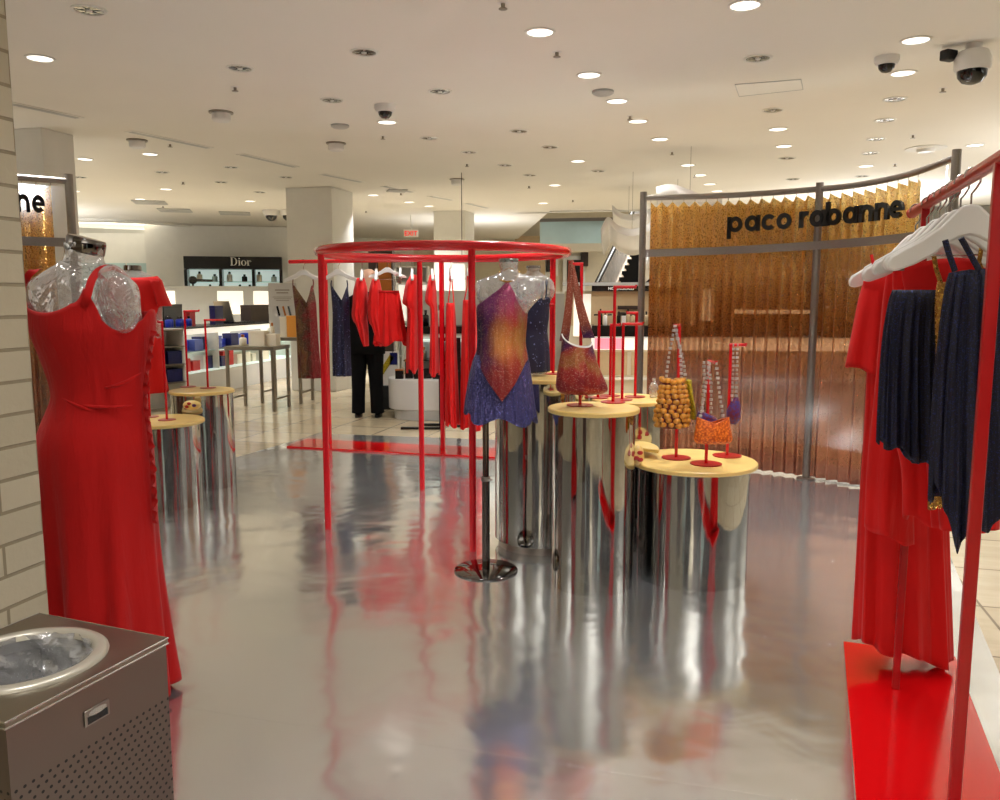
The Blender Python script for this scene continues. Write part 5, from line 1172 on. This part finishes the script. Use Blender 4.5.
# person side: bag, white counter, black stand
p = G(389,387); t = thing('shopping_bag','white shopping bag with yellow and navy blocks beside the person','bag',(p.x-.05,11.0,0))
p = W(389,385,11.0); zb = p.z
u_ = Unit('plinth_block','low black plinth under the white shopping bag','plinth',(p.x-.22,10.9),(p.x+.3,10.9)); u_.box('block','blackm',0,.52,0,.35,0,zb-.002,.01)
b = MB(); b.grid([[Vector((p.x+sx*.13*s_, 11.0+sy*.05, z)) for sx, sy in ((-1,-1),(1,-1),(1,1),(-1,1))] for z, s_ in ((zb,1),(zb+.45,1.05))], cap0=True); b.build('paper_body','plastic',t,smooth=False,solid=.003)
MB().obox((p.x-.02,10.942,zb+.28),(.55,0,.83),(0,1,0),(-.83,0,.55),.14,.003,.035).build('yellow_block','yellowweave',t,smooth=False); MB().obox((p.x+.075,10.942,zb+.36),(1,0,0),(0,1,0),(0,0,1),.05,.003,.08).build('navy_block','navy',t,smooth=False)
for sy in (-.05,.05): MB().tube([(p.x-.06,11+sy,zb+.44),(p.x-.05,11+sy,zb+.55),(p.x+.05,11+sy,zb+.55),(p.x+.06,11+sy,zb+.44)],.004,6).build('handle','blackm',t)
a0 = G(390,415); a1 = G(480,415)
u = Unit('display_counter','low white round-ended display base stacked with black cartons behind the red dresses','counter',(a0.x,9.9),(a1.x+.3,9.9)); L = u.L
b = MB(); 
def pill(x0, x1, r, z0, z1):
    P = [(x0+r-r*math.sin(a*PI/12), r-r*math.cos(a*PI/12)) for a in range(13)]+[(x1,2*r),(x1,0)]
    return MB().prism(P, lambda x,y,d: u.pt(x,y,z0+d), z1-z0)
pill(0,L,.42,.12,.50).build('base','grey2',u.root,bevel=.01); pill(.08,L,.34,.003,.12).build('recessed_foot','grey',u.root)
u.box('back_panel','grey2',.3,L,.80,.84,.5,1.0); u.box('shelf','black',.2,L,.35,.82,.70,.715); u.box('upper_shelf','litcool',.3,L,.4,.82,.94,.96)
for x in (.32,L-.02): u.box('upright','blackm',x-.012,x+.012,.38,.41,.5,.95)
for k in range(6): carton('black_carton','black carton with gold label on the white round-ended base, %s from left' % ORD[k],'box',u,.17+.115*k,.17+.06*(k%2),.50,.095,.09,.12+.06*((k*2)%3),'black','black cartons on the round-ended base','copper' if k < 3 else 'black')
for k in range(5): carton('perfume_bottle','grey-gold bottle on the black shelf above the cartons, %s from left' % ORD[k],'perfume bottle',u,.32+.12*k,.5,.715,.08,.07,.16,'steel','bottles above the black cartons','copper',kind='bottle')
p = G(422,427); t = thing('floor_stand','black steel display stand with flat floor bars among the red dresses','display stand',(p.x+.15,9.35,0))
for x in (W(441,400,9.4).x, W(459,400,9.4).x): MB().box(x,9.4,0.004,.045,.045,1.02).build('upright','black',t,smooth=False)
xx = W(441,400,9.4).x; MB().box(xx-.22,9.25,.003,.46,.05,.025).build('floor_bar','black',t,smooth=False); MB().box(xx-.1,9.5,.003,.26,.05,.025).build('floor_bar','black',t,smooth=False); MB().box(xx+.02,9.37,.003,.05,.3,.025).build('floor_bar','black',t,smooth=False)
MB().box(xx+.1,9.4,1.0,.26,.05,.04).build('crossbar','black',t,smooth=False); MB().box(xx+.1,9.4,.66,.22,.3,.016).build('shelf','black',t,smooth=False)
# long white counter in the middle distance
a0 = W(405,400,12.3); a1 = W(545,400,12.6)
u = Unit('display_counter','long white lit counter with black work top in the middle distance behind the ring','counter',(a0.x,12.3),(a1.x,12.7)); L = u.L
u.box('plinth','tan',0,L,0,.6,0,.42); u.box('lit_window','litcool',.05,L-.05,.0,.02,.46,.80); u.box('carcass','grey2',0,L,.02,.6,.42,.95)
u.box('counter_top','black',-.02,L+.02,-.03,.62,.95,1.06); u.box('back_unit','white',.1,L*.55,.75,.85,0,1.6); u.box('back_screen','grey',L*.55,L,.75,.85,0,1.5)
for k in range(5): u.box('mullion','white',k*L/5+.0,k*L/5+.05,-.012,.0,.44,.82)
for k in range(9): carton('perfume_bottle','%s bottle on the middle-distance black counter, %s from left' % (('cobalt','black','white')[k%3], ORD[k]),'perfume bottle',u,.15+.21*k,.25+.1*(k%2),1.06,.1,.08,.16+.08*(k%3),('blue','black','clearwhite')[k%3],'bottles on the middle counter',kind='bottle')
for k in range(6): carton('gift_box','orange-printed carton inside the middle counter window, %s from left' % ORD[k],'box',u,.2+.3*k,-.07,.42,.16,.08,.2,('orange','beigebox')[k%2],'cartons before the middle counter') if False else None
u = Unit('tall_cabinet','dark brown cabinet with a copper panel above the bald person','cabinet',(W(369,300,14).x,14.0),(W(393,300,14).x,14.0)); L = u.L
u.box('carcass','brown',0,L,0,.4,0,2.28); u.box('copper_panel','copper',L*.42,L*.95,-.02,0,.9,2.1)
u = Unit('lit_shelf_unit','white lit shelf unit right of the dark brown cabinet','shelf unit',(W(395,300,13.6).x,13.6),(W(428,300,13.6).x,13.6)); L = u.L
u.box('back_panel','grey2',0,L,.3,.35,0,2.0); u.box('lit_panel','litwhite',.03,L-.03,.28,.3,1.1,1.7)
for z in (.5,.9,1.08,1.72,1.98): u.box('shelf','black' if z == .9 else 'white',0,L,0,.3,z,z+.025)
for x in (.012,L-.012): u.box('upright','white',x-.012,x+.012,0,.3,0,2.0)
p = W(462,262,11.6); t = thing('pendant_lamp','white dome pendant lamp hanging above the red gowns behind the ring','lamp',(p.x,p.y,p.z))
MB().lathe([(.13,-.02),(.125,.02),(.09,.07),(.03,.09),(0,.092)], p, 24).build('shade','plastic',t); MB().tube([p+Z*.09, Vector((p.x,p.y,CEIL))], .005, 6).build('cord','blackm',t); MB().lathe([(0,-.018),(.12,-.018)], p, 24).build('diffuser','litwhite',t)
# grey partition and cream lit column right of the ring
u = Unit('partition','plain grey counter back between the ring and the tan cosmetics unit','partition',(W(528,300,12.4).x,12.45),(W(588,300,12.4).x,12.35)); L = u.L
u.box('panel','grey',0,L,0,.3,0,1.55); u.box('cap_rail','white',-.01,L+.01,-.01,.31,1.55,1.58)
u = Unit('lit_column','cream backlit panel column beside the tan cosmetics unit','display',(W(566,300,11.6).x,11.6),(W(592,300,11.6).x,11.6)); L = u.L
u.box('carcass','cream',0,L,0,.25,0,1.58); u.box('lit_panel','litwhite',L*.3,L*.95,-.015,0,.95,1.54); u.box('picture','tan',.02,L*.28,-.012,0,1.1,1.5)
# tan cosmetics unit and its counter
a0 = W(592,300,11.0); a1 = (5.2,10.6)
u = Unit('cosmetics_unit','tan cosmetics unit with black header and lit counter left of and behind the gold screen','counter',(a0.x,11.0),a1); L = u.L
u.box('back_panel','tan',0,L*.34,.50,.56,.9,1.58); u.box('header','black',0,L*.34,.46,.56,1.58,1.655); u.box('top_ledge','grey',-.4,L*.6,.46,.7,1.655,1.70)
u.box('counter_top','black',0,L,-.05,.5,.98,1.12); u.box('lit_front','litwhite',0,L,-.02,.3,.80,.96); u.box('pink_panel','litpink',.04,.42,-.035,-.02,.81,.955)
u.box('cabinet','cream',0,L,0,.3,0,.80); u.box('ledge','white',0,L,-.05,0,.40,.43)
for k in range(8): u.box('drawer','tan',.05+k*.48,.48+k*.48,-.015,0,.46,.77); 
for k in range(6): u.box('shelf_divider','black',.9+k*.35,.92+k*.35,.3,.5,1.12,1.3)
u.box('picture_frame','brown',.36,.72,.485,.5,1.33,1.38); u.box('picture_frame','brown',.36,.72,.485,.5,1.24,1.29); u.box('picture_frame','brown',.66,.72,.485,.5,1.24,1.38)
for x0, x1, z0, z1, m in ((1.45,1.62,1.18,1.6,'litwhite'),(1.2,1.5,1.42,1.62,'grey'),(1.9,2.9,1.28,1.33,'litwhite'),(2.2,2.6,1.5,1.52,'periw')): u.box('sign_panel',m,x0,x1,.2,.24,z0,z1)
u.box('rear_panel','brown',L*.36,L,.5,.56,1.12,1.75)
sgt = text_mb('HOURGLASS', .062, lambda x,y,d: u.pt(.40+x, .455-d, 1.596+y), .006); o = sgt.build('lettering','clearwhite',u.root,smooth=False)
for k in range(18): carton('makeup_tube','%s make-up item on the tan unit, %s from left' % (('black-capped tan','black','white-topped','black-capped tan')[k%4], ORD[k]),'make-up',u,.06+.062*k,.2+.1*(k%2),1.12,.055,.05,.15+.07*((k*5)%3)/2,('tan','black','clearwhite','tan')[k%4],'make-up items on the tan unit','black',kind='bottle' if k%3 else 'box')
p = W(638,394,5.0); t = thing('water_bottle','small clear water bottle on the hidden pedestal beside the screen pole','bottle',(.93,4.93,PT_['back'][4]))
MB().lathe([(.022,0),(.025,.005),(.025,.07),(.018,.085),(.008,.098),(.008,.104)], (.93,4.93,PT_['back'][4]), 16).build('flask','clear',t); MB().lathe([(.010,.102),(.010,.114),(0,.115)], (.93,4.93,PT_['back'][4]), 12).build('cap','plastic',t)
# ------------------------------------------------------------------ escalator, windows, ribbons
t = thing('escalator','dark escalator rising between glass balustrades at back right of the ring','escalator',(W(615,297,17.5).x,17.5,0))
e0, e1 = W(613,297,17.6), W(642,233,20.5); e0b = e0; dv = e1-e0; wid = Vector((1.05,.12,0))
n = 11; b = MB()
for k in range(-4, n+2):
    q = e0+dv*(k/n); q2 = e0+dv*((k+1)/n); rise = (q2-q).z
    b.add([q, q+wid, q+wid+Z*rise, q+Z*rise, q+Z*rise+(q2-q-Z*rise), q+wid+Z*rise+(q2-q-Z*rise)], [(0,1,2,3),(3,2,5,4)])
for k in range(-4, n+2):
    q = e0+dv*(k/n); q2 = e0+dv*((k+1)/n); b.add([q, q+wid, q2+wid, q2, q-Z*.5, q+wid-Z*.5, q2+wid-Z*.5, q2-Z*.5], [(0,1,2,3),(4,5,6,7),(0,1,5,4),(3,2,6,7),(0,3,7,4),(1,2,6,5)])
b.build('steps','blackm',t,smooth=False,solid=.02)
gm = M['teal']
for side, off in ((0,-.06),(1,1.02)):
    a_ = e0-dv*.4+wid*off; z_ = e1+dv*.2+wid*off
    MB().add([a_, z_, z_+Z*.85, a_+Z*.85],[(0,1,2,3)]).build('glass_balustrade','clear',t,smooth=False,solid=.03)
    MB().tube([a_+Z*.88, z_+Z*.88], .05, 10).build('handrail','brown' if side else 'black',t); MB().tube([a_-Z*.05, z_-Z*.05], .12, 8).build('skirt_panel','tan',t)
u = Unit('glass_balustrade_wall','pale blue glass balustrade of the upper floor above the escalator','balustrade',(W(540,235,21).x,21.0),(W(640,235,21).x,20.5)); L = u.L
u.box('glass_panel','teal',0,L,0,.05,W(590,244,21).z,W(590,222,21).z); u.box('slab_edge','cream',0,L,-.05,.3,W(590,252,21).z,W(590,244,21).z); u.box('handrail','steel',0,L,-.03,.06,W(590,222,21).z,W(590,222,21).z+.08)
def farwin(i, px0, px1, py0, py1, m):
    a, b_ = W(px0,py0,24.9), W(px1,py1,24.9); t = thing('window_%d' % i,'x','window',((a.x+b_.x)/2,24.9,b_.z)); t['kind'] = 'structure'; del t['label']; del t['category']
    MB().obox(((a.x+b_.x)/2,24.88,(a.z+b_.z)/2),(1,0,0),(0,1,0),(0,0,1),(b_.x-a.x)/2+.12,.02,(a.z-b_.z)/2+.12).build('window_frame','white',t,smooth=False)
    MB().obox(((a.x+b_.x)/2,24.85,(a.z+b_.z)/2),(1,0,0),(0,1,0),(0,0,1),(b_.x-a.x)/2,.02,(a.z-b_.z)/2).build('window_pane',m,t,smooth=False)
farwin(1,546,554,257,272,'dark'); farwin(2,567,581,260,290,'dark')
a, b_ = W(582,249,24.5), W(589,266,24.5); tag(MB().obox(((a.x+b_.x)/2,24.85,(a.z+b_.z)/2),(1,0,0),(0,1,0),(0,0,1),(b_.x-a.x)/2,.14,(a.z-b_.z)/2).build('wall_panel','brown',smooth=False,bevel=.01),'dark brown panel on the far cream wall left of the escalator','panel')
a, b_ = W(515,236,24.6), W(545,300,24.6); o = MB().obox(((a.x+b_.x)/2,24.8,(a.z+0)/2),(1,0,0),(0,1,0),(0,0,1),(b_.x-a.x)/2,.18,(a.z)/2).build('wall_pier','tan',smooth=False); tag(o,'tan tiled pier of the far wall behind the clear busts','pier')
def ribbon_sheet(label, pts, Y, depth, th=.02):
    P = spl([W(px,py,Y) for px,py in pts], 8); rows = [[q, q+Vector((.01,.02,-.09)), q+Vector((.06,depth*.3,-.24)), q+Vector((.12,depth*.6,-.32))] for q in P]
    o = MB().grid(rows, closed=False).build('ribbon_sculpture','plastic',solid=th); tag(o, label, 'hanging decoration', 'white hanging ribbon sheets')
    q = P[len(P)//2]; MB().tube([q, Vector((q.x,q.y,CEIL-.002))], .004, 5).build('wire','hook',o); return o
ribbon_sheet('white curved hanging ribbon sheet above the escalator beside the screen pole', [(601,229),(608,217),(618,225),(632,229),(648,224),(664,214),(682,208)], 11.5, 1.0)
ribbon_sheet('white curved hanging ribbon sheet seen through the gold screen', [(640,262),(660,246),(676,250),(690,262),(700,285)], 12.2, .8)
ribbon_sheet('white hanging ribbon sheet just above the top rail of the right screen', [(656,187),(672,184),(690,190),(706,196),(722,196)], 9.6, .7)
ribbon_sheet('pale hanging ribbon sheet near the ceiling left of the right screen', [(612,205),(622,213),(636,214),(652,208)], 13, .8)
p = W(618,273,19); 
# behind the camera: unseen bays added to colour the drums' reflections
u = Unit('wall_unit','unseen coloured wall bays added behind the viewer for mirrored reflections','wall unit',(4.2,-3.3),(-4.2,-3.3)); L = u.L
for x0, m in ((0,'blackm'),(1.7,'teal'),(2.9,'blackm'),(4.6,'cream'),(5.6,'blackm'),(7.2,'teal')): u.box('reflected_bay',m,x0,x0+.85,0,.2,.1,2.4)
